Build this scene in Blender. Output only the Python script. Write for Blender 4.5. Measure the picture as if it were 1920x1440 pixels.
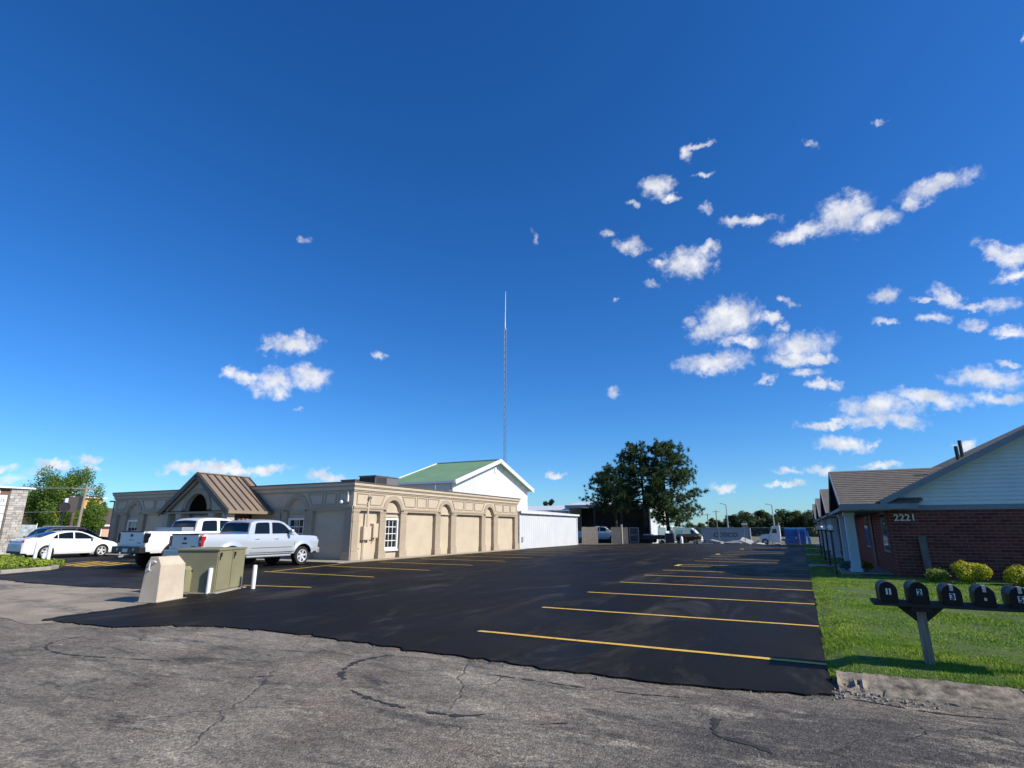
import bpy, bmesh, math, random
import numpy as np
from mathutils import Vector, Matrix, Euler
R = math.radians
random.seed(7); RNG = np.random.default_rng(7)
for _o in list(bpy.data.objects): bpy.data.objects.remove(_o)
SC = bpy.context.scene; COL = SC.collection

# ------------------------------------------------------------------ camera
F_PX, HORIZ, CAM_H = 1040.0, 271.0, 1.6
TH = math.atan(HORIZ / F_PX)
YAW = math.atan((540 / F_PX) / (math.cos(TH) + HORIZ / F_PX * math.sin(TH)))
cd = bpy.data.cameras.new('camera'); cam = bpy.data.objects.new('camera', cd); COL.objects.link(cam)
cd.sensor_width = 36.0; cd.lens = 36.0 * F_PX / 1920; cd.clip_end = 8000; cd.clip_start = 0.05
cam.location = (0, 0, CAM_H); cam.rotation_euler = (math.pi / 2 + TH, 0, YAW)
SC.camera = cam

def ray(u, v):                                    # direction through a photograph pixel (1920 x 1440)
    dx = (u - 960) / F_PX; dy = (720 - v) / F_PX
    y = math.cos(TH) - dy * math.sin(TH); z = math.sin(TH) + dy * math.cos(TH)
    c, s = math.cos(YAW), math.sin(YAW)
    return Vector((dx * c - y * s, dx * s + y * c, z))
def gp(u, v, z=0.0):                              # the point on the ground under a pixel
    r = ray(u, v); t = (z - CAM_H) / r.z
    return (r.x * t, r.y * t)

# ------------------------------------------------------------------ light, sky
SUN_EL, SUN_AZ = R(36.0), R(6.0)                  # azimuth measured from +X towards +Y
SUN_DIR = Vector((math.cos(SUN_EL) * math.cos(SUN_AZ), math.cos(SUN_EL) * math.sin(SUN_AZ), math.sin(SUN_EL)))
sl = bpy.data.lights.new('sun', 'SUN'); sl.energy = 5.0; sl.angle = R(0.53); sl.color = (1.0, 0.92, 0.79)
so = bpy.data.objects.new('sun', sl); COL.objects.link(so); so.location = (40, 10, 60)
so.rotation_euler = SUN_DIR.to_track_quat('Z', 'Y').to_euler()
SC.view_settings.view_transform = 'Standard'; SC.view_settings.look = 'None'
SC.view_settings.gamma = 1.0; SC.view_settings.use_curve_mapping = False
SC.view_settings.exposure = 0.22
SC.cycles.max_bounces = 6; SC.cycles.transparent_max_bounces = 12

W = bpy.data.worlds.new('World'); SC.world = W; W.use_nodes = True
def make_world():
    nt = W.node_tree; nt.nodes.clear(); N = nt.nodes; L = nt.links
    out = N.new('ShaderNodeOutputWorld')
    sky = N.new('ShaderNodeTexSky'); sky.sky_type = 'NISHITA'; sky.sun_disc = False
    sky.sun_elevation = SUN_EL; sky.sun_rotation = math.pi / 2 - SUN_AZ
    sky.altitude = 300; sky.air_density = SKY_AIR; sky.dust_density = SKY_DUST; sky.ozone_density = SKY_OZ
    hs = N.new('ShaderNodeHueSaturation'); hs.inputs['Saturation'].default_value = SKY_SAT; hs.inputs['Value'].default_value = SKY_VAL
    hs.inputs['Hue'].default_value = SKY_HUE
    L.new(sky.outputs[0], hs.inputs['Color'])
    tn = N.new('ShaderNodeMix'); tn.data_type = 'RGBA'; tn.blend_type = 'MULTIPLY'; tn.inputs[0].default_value = 1.0
    L.new(hs.outputs[0], tn.inputs[6]); tn.inputs[7].default_value = (*SKY_TINT, 1); tint = tn.outputs[2]
    tc = N.new('ShaderNodeTexCoord')
    def noise(vec, scale, det, rough=0.55, dist=0.0):
        n = N.new('ShaderNodeTexNoise'); n.inputs['Scale'].default_value = scale; n.inputs['Detail'].default_value = det
        n.inputs['Roughness'].default_value = rough; n.inputs['Distortion'].default_value = dist
        L.new(vec, n.inputs['Vector']); return n
    def vm(op, a, b=None, scale=None):
        n = N.new('ShaderNodeVectorMath'); n.operation = op
        if hasattr(a, 'links'): L.new(a, n.inputs[0])
        else: n.inputs[0].default_value = a
        if b is not None:
            if hasattr(b, 'links'): L.new(b, n.inputs[1])
            else: n.inputs[1].default_value = b
        if scale is not None: n.inputs['Scale'].default_value = scale
        return n
    def ma(op, a, b=None, c=None, clamp=False):
        n = N.new('ShaderNodeMath'); n.operation = op; n.use_clamp = clamp
        for i, x in enumerate((a, b, c)):
            if x is None: continue
            if hasattr(x, 'links'): L.new(x, n.inputs[i])
            else: n.inputs[i].default_value = x
        return n.outputs[0]
    D = tc.outputs['Generated']
    w1 = noise(D, 22.0, 4.0, 0.55); s1 = vm('SUBTRACT', w1.outputs['Color'], (0.5, 0.5, 0.5))
    k1 = vm('SCALE', s1.outputs[0], scale=0.034)
    w2 = noise(D, 90.0, 3.0, 0.6); s2 = vm('SUBTRACT', w2.outputs['Color'], (0.5, 0.5, 0.5))
    k2 = vm('SCALE', s2.outputs[0], scale=0.018)
    P = vm('ADD', vm('ADD', D, k1.outputs[0]).outputs[0], k2.outputs[0]).outputs[0]
    items = []                                      # centre, two tangent vectors divided by the half axes squared, radius
    def ell(c, A, B, off):
        k = 1.20 / (1.0 + off * 0.10)
        a = A.length * k; b = B.length * k; ax = (A - c * A.dot(c)).normalized(); bx = c.cross(ax)
        items.append((c, ax / a, bx / b, max(a, b), off))
    for (u, v, a, b, rot, off) in CLOUDS:
        c = ray(u, v).normalized(); cr, sr = math.cos(R(rot)), math.sin(R(rot))
        ell(c, ray(u + a * cr, v - a * sr).normalized() - c, ray(u - b * sr, v - b * cr).normalized() - c, off)
    rr = random.Random(3)
    for i in range(26):                             # the same broken clouds go on round the rest of the sky
        az = math.pi / 2 - R(40) - rr.uniform(R(-30), R(250))
        el = rr.uniform(R(6), R(48)); c = Vector((math.cos(az) * math.cos(el), math.sin(az) * math.cos(el), math.sin(el)))
        if c.dot(ray(960, 720).normalized()) > .62: continue
        rt = Vector((-math.sin(az), math.cos(az), 0)); up = c.cross(rt)
        k = rr.uniform(0.03, 0.08); ell(c, rt * k, up * k * rr.uniform(0.25, 0.5), rr.choice((0, 0.1, 0.3)))
    fb = noise(D, 52.0, 9.0, 0.66)
    fbs = ma('MULTIPLY', ma('SUBTRACT', fb.outputs['Fac'], 0.5), CLOUD_FB)
    fb2 = noise(vm('ADD', D, tuple(SUN_DIR * 0.02)).outputs[0], 34.0, 4.0, 0.55).outputs['Fac']
    def leaf(cl):                                   # one small node group for each patch of sky
        b = N.new('ShaderNodeBackground'); b.inputs[1].default_value = SKY_STRENGTH
        if not cl: L.new(tint, b.inputs[0]); return b.outputs[0]
        G = bpy.data.node_groups.new('clouds', 'ShaderNodeTree'); GN = G.nodes; GL = G.links
        for nm, ty in (('P', 'Vector'), ('F', 'Float'), ('H', 'Float'), ('S', 'Color')): G.interface.new_socket(name=nm, in_out='INPUT', socket_type='NodeSocket' + ty)
        G.interface.new_socket(name='C', in_out='OUTPUT', socket_type='NodeSocketColor')
        gi = GN.new('NodeGroupInput'); go = GN.new('NodeGroupOutput')
        def gm(op, a, b_=None, c=None):
            n = GN.new('ShaderNodeMath'); n.operation = op
            for i, x in enumerate((a, b_, c)):
                if x is None: continue
                if hasattr(x, 'links'): GL.new(x, n.inputs[i])
                else: n.inputs[i].default_value = x
            return n.outputs[0]
        def dot(v):
            n = GN.new('ShaderNodeVectorMath'); n.operation = 'DOT_PRODUCT'; GL.new(gi.outputs['P'], n.inputs[0]); n.inputs[1].default_value = v; return n.outputs['Value']
        dm = None
        for (c, A, B, r, off) in cl:
            x = dot(A); y = dot(B)
            q = gm('MULTIPLY_ADD', y, y, gm('MULTIPLY_ADD', x, x, off * 1.1)); dm = q if dm is None else gm('MINIMUM', dm, q)
        dens = gm('ADD', gm('SUBTRACT', 1.0, gm('POWER', dm, 0.6)), gi.outputs['F'])
        al = GN.new('ShaderNodeMapRange'); al.interpolation_type = 'SMOOTHSTEP'; GL.new(dens, al.inputs['Value'])
        al.inputs['From Min'].default_value = -0.26; al.inputs['From Max'].default_value = CLOUD_EDGE; al.inputs['To Max'].default_value = 0.97
        gr = GN.new('ShaderNodeMapRange'); GL.new(gm('ADD', gi.outputs['H'], gm('MULTIPLY', dens, 0.10)), gr.inputs['Value'])
        gr.inputs['From Min'].default_value = 0.44; gr.inputs['From Max'].default_value = 0.74
        cm = GN.new('ShaderNodeMix'); cm.data_type = 'RGBA'; GL.new(gr.outputs[0], cm.inputs[0])
        cm.inputs[6].default_value = (CLOUD_W, CLOUD_W, CLOUD_W * 1.02, 1); cm.inputs[7].default_value = (CLOUD_W * .64, CLOUD_W * .69, CLOUD_W * .80, 1)
        mx = GN.new('ShaderNodeMix'); mx.data_type = 'RGBA'; GL.new(al.outputs[0], mx.inputs[0])
        GL.new(gi.outputs['S'], mx.inputs[6]); GL.new(cm.outputs[2], mx.inputs[7]); GL.new(mx.outputs[2], go.inputs[0])
        gn = N.new('ShaderNodeGroup'); gn.node_tree = G
        for k, x in enumerate((P, fbs, fb2, tint)): L.new(x, gn.inputs[k])
        L.new(gn.outputs[0], b.inputs[0]); return b.outputs[0]
    def tree(cl, depth):                            # cut the sky by planes so that each direction only looks at its own clouds
        if len(cl) <= 5 or depth == 0: return leaf(cl)
        best = None
        for n in [Vector((math.cos(R(a)), math.sin(R(a)), 0)) for a in range(0, 180, 12)] + [Vector((0, 0, 1))]:
            t = 0.0 if n.z == 0 else sorted(c[0].z for c in cl)[len(cl) // 2] + .004
            pos = [c for c in cl if c[0].dot(n) > t - c[3] * 1.5 - .03]; neg = [c for c in cl if c[0].dot(n) < t + c[3] * 1.5 + .03]
            s = max(len(pos), len(neg))
            if best is None or s < best[0]: best = (s, n, t, pos, neg)
        s, n, t, pos, neg = best
        if s >= len(cl): return leaf(cl)
        f = ma('GREATER_THAN', vm('DOT_PRODUCT', D, tuple(n)).outputs['Value'], t)
        m = N.new('ShaderNodeMixShader'); L.new(f, m.inputs[0]); L.new(tree(neg, depth - 1), m.inputs[1]); L.new(tree(pos, depth - 1), m.inputs[2]); return m.outputs[0]
    L.new(tree(items, 6), out.inputs[0])
    W.cycles.sampling_method = 'MANUAL'; W.cycles.sample_map_resolution = 512
SKY_STRENGTH = 0.098; SKY_AIR = 1.0; SKY_DUST = 0.3; SKY_OZ = 4.0; SKY_SAT = 1.25; SKY_VAL = 1.0; SKY_HUE = 0.5; CLOUD_W = 8.6; CLOUD_FB = 2.0; CLOUD_EDGE = 1.05; SKY_TINT = (.64, 1.0, 1.36)
CLOUDS = [  # u, v, half width, half height (photo pixels), turn, thinness
 (552,644,46,18,2,0),(508,654,22,8,12,.2),(512,716,38,22,8,0),(458,712,38,10,-6,.05),(430,704,14,13,30,.1),(482,739,13,9,0,.2),(523,738,19,11,0,.1),
 (580,708,32,22,-10,0),(706,669,16,8,-14,.1),(573,448,15,7,-10,.45),(561,766,7,4,0,.3),
 (425,881,110,9,0,.1),(350,878,34,11,0,0),(500,880,36,11,0,0),(412,873,40,9,0,0),(617,897,36,10,0,0),
 (167,860,24,9,0,0),(100,874,34,9,0,0),(170,878,18,8,0,.1),(4,882,22,9,0,0),(70,890,26,11,0,.3),(22,903,32,9,0,.3),
 (1003,450,8,15,0,.4),(1155,740,13,13,0,.3),(1046,890,15,6,0,0),(1150,560,5,5,0,.5),
 (1312,275,26,6,22,.1),(1284,291,13,14,0,.1),(1316,325,21,6,6,.1),(1230,350,26,17,20,0),(1256,371,15,8,-10,.1),(1325,390,15,10,-10,.3),(1186,384,9,7,0,.3),
 (1405,412,46,9,4,.1),(1140,438,17,8,0,.35),(1182,458,33,13,-6,.25),(1290,492,46,25,10,.05),(1240,495,24,8,0,.2),(1226,533,15,8,-20,.35),(1326,466,18,12,30,.1),
 (1585,398,50,30,14,0),(1495,440,52,14,20,0),(1640,414,42,18,12,.05),(1755,350,66,17,18,.05),(1708,378,20,14,30,.25),(1650,232,12,8,10,.2),(1515,272,22,9,0,.5),
 (1868,470,36,16,-28,.05),(1905,515,36,11,20,0),(1902,488,26,18,0,.05),(1919,75,8,10,0,.2),
 (1368,598,54,34,14,0),(1338,618,40,17,16,0),(1386,640,40,12,0,.1),(1298,604,18,14,30,.4),(1340,681,58,18,5,0),(1402,643,22,11,0,0),
 (1445,597,18,10,0,0),(1468,613,14,10,0,.1),(1475,567,16,8,-20,.3),(1502,648,50,22,4,0),(1482,672,38,13,0,0),(1532,672,32,10,0,0),
 (1503,699,22,8,0,.05),(1440,710,26,9,18,.3),(1530,720,20,9,0,0),(1560,718,14,9,0,.05),
 (1652,555,28,18,18,.1),(1782,558,32,15,-22,.05),(1735,564,28,5,0,.2),(1832,578,40,7,0,.2),(1880,574,34,13,8,.15),
 (1660,604,24,7,0,.3),(1746,596,34,9,6,.25),(1830,607,30,8,0,.2),(1900,622,30,11,0,0),
 (1650,766,78,24,0,.08),(1555,796,60,6,2,.05),(1620,790,60,12,0,.15),(1742,745,66,15,-8,0),(1690,790,48,15,-4,.15),
 (1855,708,72,17,0,0),(1868,746,58,12,0,.05),(1580,833,46,15,0,0),(1633,832,10,5,0,.1),(1812,837,16,8,0,0),
 (1475,881,25,7,-8,.15),(1540,880,28,9,0,.1),(1650,874,34,7,0,0),(1475,909,34,5.5,0,0),(1356,916,26,8,0,0),(1890,678,22,6,0,.3)]
make_world()

# ------------------------------------------------------------------ materials
MATS = {}
def mat(name, col, rough=0.7, metal=0.0, var=0.0, vscale=3.0, col2=None, bump=0.0, bscale=40.0, spec=0.5, detail=5.0, coat=0.0, trans=0.0, stretch=None, rvar=0.0):
    if name in MATS: return MATS[name]
    m = bpy.data.materials.new(name); m.use_nodes = True; nt = m.node_tree; N = nt.nodes; L = nt.links
    b = N['Principled BSDF']; b.inputs['Base Color'].default_value = (*col, 1); b.inputs['Roughness'].default_value = rough
    b.inputs['Metallic'].default_value = metal; b.inputs['Specular IOR Level'].default_value = spec
    if coat: b.inputs['Coat Weight'].default_value = coat; b.inputs['Coat Roughness'].default_value = 0.05
    tc = N.new('ShaderNodeTexCoord'); v = tc.outputs['Object']
    if stretch:
        mp = N.new('ShaderNodeMapping'); mp.inputs['Scale'].default_value = stretch; L.new(v, mp.inputs[0]); v = mp.outputs[0]
    if var or col2:
        n = N.new('ShaderNodeTexNoise'); n.inputs['Scale'].default_value = vscale; n.inputs['Detail'].default_value = detail; n.inputs['Roughness'].default_value = 0.62
        L.new(v, n.inputs['Vector'])
        r = N.new('ShaderNodeValToRGB'); r.color_ramp.elements[0].position = 0.32; r.color_ramp.elements[1].position = 0.70
        c2 = col2 if col2 else tuple(c * (1 + var) for c in col); c1 = col if col2 else tuple(c * (1 - var) for c in col)
        r.color_ramp.elements[0].color = (*c1, 1); r.color_ramp.elements[1].color = (*c2, 1)
        L.new(n.outputs['Fac'], r.inputs[0]); L.new(r.outputs[0], b.inputs['Base Color'])
        if rvar:
            mr = N.new('ShaderNodeMapRange'); L.new(n.outputs['Fac'], mr.inputs[0]); mr.inputs[1].default_value = .3; mr.inputs[2].default_value = .7
            mr.inputs[3].default_value = rough - rvar; mr.inputs[4].default_value = rough + rvar; L.new(mr.outputs[0], b.inputs['Roughness'])
    if bump:
        n2 = N.new('ShaderNodeTexNoise'); n2.inputs['Scale'].default_value = bscale; n2.inputs['Detail'].default_value = 6; L.new(v, n2.inputs['Vector'])
        bp = N.new('ShaderNodeBump'); bp.inputs['Strength'].default_value = bump; bp.inputs['Distance'].default_value = 0.01
        L.new(n2.outputs['Fac'], bp.inputs['Height']); L.new(bp.outputs[0], b.inputs['Normal'])
    MATS[name] = m; return m

# ------------------------------------------------------------------ mesh helpers
class MB:
    def __init__(s): s.v = []; s.f = []
    def add(s, vs, fs):
        o = len(s.v); s.v += [tuple(p) for p in vs]; s.f += [tuple(i + o for i in f) for f in fs]; return s
    def box(s, x0, x1, y0, y1, z0, z1):
        return s.add([(x0,y0,z0),(x1,y0,z0),(x1,y1,z0),(x0,y1,z0),(x0,y0,z1),(x1,y0,z1),(x1,y1,z1),(x0,y1,z1)],
                     [(0,3,2,1),(4,5,6,7),(0,1,5,4),(1,2,6,5),(2,3,7,6),(3,0,4,7)])
    def obox(s, c, sx, sy, sz, rot=(0, 0, 0)):              # centred box, turned
        m = Euler(rot).to_matrix(); c = Vector(c)
        vs = [c + m @ Vector((x * sx / 2, y * sy / 2, z * sz / 2)) for z in (-1, 1) for x, y in ((-1,-1),(1,-1),(1,1),(-1,1))]
        return s.add(vs, [(0,3,2,1),(4,5,6,7),(0,1,5,4),(1,2,6,5),(2,3,7,6),(3,0,4,7)])
    def bar(s, a, b, w, h=None):                             # rectangular bar between two points
        a = Vector(a); b = Vector(b); h = h or w; d = (b - a).normalized()
        x = d.cross(Vector((0, 0, 1)));  x = x.normalized() if x.length > 1e-4 else Vector((1, 0, 0)); y = x.cross(d)
        vs = [p + x * sx * w / 2 + y * sy * h / 2 for p in (a, b) for sx, sy in ((-1,-1),(1,-1),(1,1),(-1,1))]
        return s.add(vs, [(0,3,2,1),(4,5,6,7),(0,1,5,4),(1,2,6,5),(2,3,7,6),(3,0,4,7)])
    def tube(s, pts, rad, n=8, caps=True):
        pts = [Vector(p) for p in pts]; rad = rad if isinstance(rad, (list, tuple)) else [rad] * len(pts)
        vs = []
        for i, p in enumerate(pts):
            d = (pts[min(i + 1, len(pts) - 1)] - pts[max(i - 1, 0)]).normalized()
            x = d.cross(Vector((0, 0, 1)));  x = x.normalized() if x.length > 1e-3 else Vector((1, 0, 0)); y = d.cross(x)
            vs += [p + (x * math.cos(t) + y * math.sin(t)) * rad[i] for t in (2 * math.pi * k / n for k in range(n))]
        fs = [(i*n+k, i*n+(k+1) % n, (i+1)*n+(k+1) % n, (i+1)*n+k) for i in range(len(pts)-1) for k in range(n)]
        if caps: fs += [tuple(range(n-1, -1, -1)), tuple(range((len(pts)-1)*n, len(pts)*n))]
        return s.add(vs, fs)
    def lathe(s, prof, n=16, axis='z', c=(0, 0, 0), caps=True):
        vs = []
        for r, h in prof:
            for k in range(n):
                t = 2 * math.pi * k / n; a, b = r * math.cos(t), r * math.sin(t)
                p = {'z': (a, b, h), 'y': (a, h, b), 'x': (h, a, b)}[axis]; vs.append((p[0]+c[0], p[1]+c[1], p[2]+c[2]))
        fs = [(i*n+k, i*n+(k+1) % n, (i+1)*n+(k+1) % n, (i+1)*n+k) for i in range(len(prof)-1) for k in range(n)]
        if caps: fs += [tuple(range(n-1, -1, -1)), tuple(range((len(prof)-1)*n, len(prof)*n))]
        return s.add(vs, fs)
    def prism(s, poly, f0, f1):                              # poly of 2-D points, f0/f1 map a 2-D point to 3-D on both faces
        n = len(poly); vs = [f0(*p) for p in poly] + [f1(*p) for p in poly]
        return s.add(vs, [tuple(range(n)), tuple(range(2*n-1, n-1, -1))] + [(i, (i+1) % n, n+(i+1) % n, n+i) for i in range(n)])
    def grid(s, rows):                                       # rows of points -> quads
        m = len(rows[0]); vs = [p for r in rows for p in r]
        return s.add(vs, [(i*m+j, i*m+j+1, (i+1)*m+j+1, (i+1)*m+j) for i in range(len(rows)-1) for j in range(m-1)])
    def ring(s, outer, inner, f0, f1):                       # frame between two equal-length 2-D loops
        n = len(outer); vs = [f0(*p) for p in outer] + [f0(*p) for p in inner] + [f1(*p) for p in outer] + [f1(*p) for p in inner]
        fs = []
        for i in range(n):
            j = (i + 1) % n
            fs += [(i, j, n+j, n+i), (2*n+i, 3*n+i, 3*n+j, 2*n+j), (i, 2*n+i, 2*n+j, j), (n+i, n+j, 3*n+j, 3*n+i)]
        return s.add(vs, fs)
    def build(s, name, m, parent=None, world=True, smooth=False, bevel=0.0, seg=2, merge=False, kind=None):
        off = parent_world(parent) if (parent is not None and world) else Vector((0, 0, 0))
        me = bpy.data.meshes.new(name)
        me.from_pydata([(p[0]-off.x, p[1]-off.y, p[2]-off.z) for p in s.v], [], s.f)
        bm = bmesh.new(); bm.from_mesh(me)
        if merge: bmesh.ops.remove_doubles(bm, verts=bm.verts, dist=1e-4)
        bmesh.ops.recalc_face_normals(bm, faces=bm.faces)
        if smooth:
            for f in bm.faces: f.smooth = True
            for e in bm.edges:
                if len(e.link_faces) == 2 and e.calc_face_angle() > R(smooth if smooth is not True else 35): e.smooth = False
        bm.to_mesh(me); bm.free(); me.update()
        for x in (m if isinstance(m, (list, tuple)) else [m]): me.materials.append(x)
        o = bpy.data.objects.new(name, me); COL.objects.link(o); o.parent = parent
        if bevel:
            b = o.modifiers.new('bevel', 'BEVEL'); b.width = bevel; b.segments = seg; b.limit_method = 'ANGLE'; b.angle_limit = R(40)
        if kind: o['kind'] = kind
        return o
def parent_world(p):
    v = Vector((0, 0, 0))
    while p is not None: v += p.location; p = p.parent
    return v
def tag(o, label=None, cat=None, group=None, kind=None):
    if label: o['label'] = label
    if cat: o['category'] = cat
    if group: o['group'] = group
    if kind: o['kind'] = kind
    return o
def thing(name, label, cat, loc=(0, 0, 0), rz=0.0, group=None):
    o = bpy.data.objects.new(name, None); COL.objects.link(o); o.empty_display_size = 0.3
    o.location = loc; o.rotation_euler = (0, 0, rz); return tag(o, label, cat, group)
def copy_tree(o, parent=None):
    c = o.copy(); COL.objects.link(c); c.parent = parent
    for ch in [x for x in bpy.data.objects if x.parent == o]: copy_tree(ch, c)
    return c
def text_mesh(txt, size, depth, name, m, parent, mtx, bold=0.0, align='LEFT', sx=1.0):
    cu = bpy.data.curves.new(name, 'FONT'); cu.body = txt; cu.size = size; cu.extrude = depth; cu.offset = bold; cu.align_x = align; cu.resolution_u = 2
    t = bpy.data.objects.new(name, cu); COL.objects.link(t)
    dg = bpy.context.evaluated_depsgraph_get(); dg.update()
    me = bpy.data.meshes.new_from_object(t.evaluated_get(dg)); bpy.data.objects.remove(t); bpy.data.curves.remove(cu)
    me.transform(mtx @ Matrix.Diagonal((sx, 1, 1, 1)))
    if parent is not None: me.transform(Matrix.Translation(-parent_world(parent)))
    me.materials.clear(); me.materials.append(m)
    o = bpy.data.objects.new(name, me); COL.objects.link(o); o.parent = parent; return o
def wall_mtx(origin, right, up):                             # text plane: local x -> right, y -> up
    r = Vector(right).normalized(); u = Vector(up).normalized(); n = r.cross(u)
    m = Matrix((r, u, n)).transposed().to_4x4(); m.translation = Vector(origin); return m

# plain materials
M_WHITE = mat('white_paint', (.80, .80, .78), .55, var=.05, vscale=2, bump=.05)
M_WMETAL = mat('white_metal', (.68, .69, .69), .42, var=.05, vscale=1.2, rvar=.08)
M_BLACKP = mat('black_plastic', (.012, .012, .013), .45, var=.3, vscale=9)
M_RUBBER = mat('rubber', (.016, .016, .016), .8, var=.25, vscale=8)
M_CHROME = mat('chrome', (.50, .50, .50), .38, .6)
M_ALU = mat('wheel_alloy', (.66, .67, .68), .3, .25)
M_STEEL = mat('galvanised_steel', (.42, .44, .46), .5, .7, var=.15, vscale=6)
M_DARKMET = mat('dark_metal', (.03, .032, .036), .5, .4, var=.25, vscale=4)
M_GLASSD = mat('tinted_glass', (.006, .008, .010), .05, spec=.4)
M_YELLOW = mat('yellow_paint', (.72, .42, .06), .7, var=.28, vscale=5, bump=.2, bscale=90)
M_CONC = mat('concrete', (.34, .31, .26), .9, var=.22, vscale=2.2, bump=.5, bscale=60)
M_RED = mat('red_lens', (.45, .015, .012), .18, spec=.6)

# ================================================================== SETTING
def smooth01(t): t = max(0.0, min(1.0, t)); return t * t * (3 - 2 * t)
def hz(y): return -0.9 * smooth01((y - 64) / 31.0)

def ground_material(name, kind):
    m = bpy.data.materials.new(name); m.use_nodes = True; nt = m.node_tree; N = nt.nodes; L = nt.links; b = N['Principled BSDF']
    tc = N.new('ShaderNodeTexCoord'); V = tc.outputs['Object']
    def noise(scale, det=5, rough=.6, dist=0, st=None, loc=None):
        v = V
        if st or loc:
            mp = N.new('ShaderNodeMapping'); mp.inputs['Scale'].default_value = st or (1, 1, 1); mp.inputs['Location'].default_value = loc or (0, 0, 0); L.new(V, mp.inputs[0]); v = mp.outputs[0]
        n = N.new('ShaderNodeTexNoise'); n.inputs['Scale'].default_value = scale; n.inputs['Detail'].default_value = det; n.inputs['Roughness'].default_value = rough; n.inputs['Distortion'].default_value = dist
        L.new(v, n.inputs['Vector']); return n.outputs['Fac']
    def voro(scale, feat='F1', dist_noise=0.0):
        v = V
        if dist_noise:
            n = N.new('ShaderNodeTexNoise'); n.inputs['Scale'].default_value = 1.7; n.inputs['Detail'].default_value = 4; L.new(V, n.inputs['Vector'])
            sc = N.new('ShaderNodeVectorMath'); sc.operation = 'SCALE'; sc.inputs['Scale'].default_value = dist_noise; L.new(n.outputs['Color'], sc.inputs[0])
            ad = N.new('ShaderNodeVectorMath'); ad.operation = 'ADD'; L.new(V, ad.inputs[0]); L.new(sc.outputs[0], ad.inputs[1]); v = ad.outputs[0]
        n = N.new('ShaderNodeTexVoronoi'); n.feature = feat; n.inputs['Scale'].default_value = scale; L.new(v, n.inputs['Vector']); return n
    def ramp(f, stops):
        r = N.new('ShaderNodeValToRGB'); e = r.color_ramp.elements
        e[0].position, e[0].color = stops[0][0], (*stops[0][1], 1); e[1].position, e[1].color = stops[-1][0], (*stops[-1][1], 1)
        for p, c in stops[1:-1]: q = e.new(p); q.color = (*c, 1)
        L.new(f, r.inputs[0]); return r.outputs[0]
    def rng(f, a, b_, c=0.0, d=1.0):
        r = N.new('ShaderNodeMapRange'); L.new(f, r.inputs[0]); r.inputs[1].default_value = a; r.inputs[2].default_value = b_; r.inputs[3].default_value = c; r.inputs[4].default_value = d; return r.outputs[0]
    def mix(fac, a, c, mode='MIX'):
        x = N.new('ShaderNodeMix'); x.data_type = 'RGBA'; x.blend_type = mode
        if hasattr(fac, 'links'): L.new(fac, x.inputs[0])
        else: x.inputs[0].default_value = fac
        for i, q in ((6, a), (7, c)):
            if hasattr(q, 'links'): L.new(q, x.inputs[i])
            else: x.inputs[i].default_value = (*q, 1)
        return x.outputs[2]
    def mul(a, c):
        x = N.new('ShaderNodeMath'); x.operation = 'MULTIPLY'
        for i, q in enumerate((a, c)):
            if hasattr(q, 'links'): L.new(q, x.inputs[i])
            else: x.inputs[i].default_value = q
        return x.outputs[0]
    def add(a, c):
        x = N.new('ShaderNodeMath'); x.operation = 'ADD'
        for i, q in enumerate((a, c)):
            if hasattr(q, 'links'): L.new(q, x.inputs[i])
            else: x.inputs[i].default_value = q
        return x.outputs[0]
    def bump(h, st, dist):
        bp = N.new('ShaderNodeBump'); bp.inputs['Strength'].default_value = st; bp.inputs['Distance'].default_value = dist; L.new(h, bp.inputs['Height']); L.new(bp.outputs[0], b.inputs['Normal'])
    if kind == 'road':
        base = ramp(noise(.55, 6, .65, .4), [(.30, (.100, .085, .066)), (.5, (.19, .168, .135)), (.72, (.29, .258, .205))])
        tint = mix(mul(rng(noise(.9, 4, .6, 0, None, (5, 2, 0)), .5, .62), .35), base, (.20, .15, .115))                 # rusty clay dust
        tar = rng(noise(1.5, 9, .75, .6, (.55, 1.7, 1)), .51, .64)                     # worn tar patches
        c = mix(mul(tar, .85), tint, (.042, .040, .038))
        sx = N.new('ShaderNodeSeparateXYZ'); L.new(V, sx.inputs[0])
        zone = mul(rng(add(sx.outputs[0], mul(noise(.8, 5, .6), 2.2)), -.9, .7), rng(add(sx.outputs[1], mul(noise(1.1, 5, .6), 1.5)), 7.7, 6.6))
        c = mix(mul(zone, .80), c, (.050, .048, .045))                                   # the newer patch by the kerb
        pale = rng(noise(1.5, 10, .78, .3, (.6, 1.5, 1), (9, 4, 0)), .53, .68)
        c = mix(mul(pale, .7), c, (.43, .38, .29))
        ve = voro(.55, 'DISTANCE_TO_EDGE', .55)
        crack = mul(rng(ve.outputs['Distance'], .012, .0), rng(noise(.45, 3), .47, .55))
        c = mix(mul(crack, .45), c, (.028, .027, .026))
        vo = voro(62); vo2 = voro(30)
        sp = ramp(vo.outputs['Color'], [(.1, (.45, .45, .46)), (.5, (.95, .95, .95)), (.9, (1.75, 1.72, 1.66))])
        c = mix(.75, c, sp, 'MULTIPLY')
        big = mul(rng(vo2.outputs['Distance'], .22, .10), rng(noise(6, 3), .55, .68))
        c = mix(mul(big, .6), c, (.42, .40, .36))
        c = mix(.8, c, ramp(noise(11, 9, .8, .2, (.7, 1.2, 1)), [(.34, (.50, .50, .51)), (.5, (1, 1, 1)), (.68, (1.55, 1.5, 1.42))]), 'MULTIPLY')
        L.new(c, b.inputs['Base Color']); b.inputs['Roughness'].default_value = .9; b.inputs['Specular IOR Level'].default_value = .3
        h = add(add(mul(vo.outputs['Distance'], -.6), mul(noise(25, 6, .7), 1.1)), add(mul(crack, -1.0), mul(noise(3, 5), 1.4)))
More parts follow.
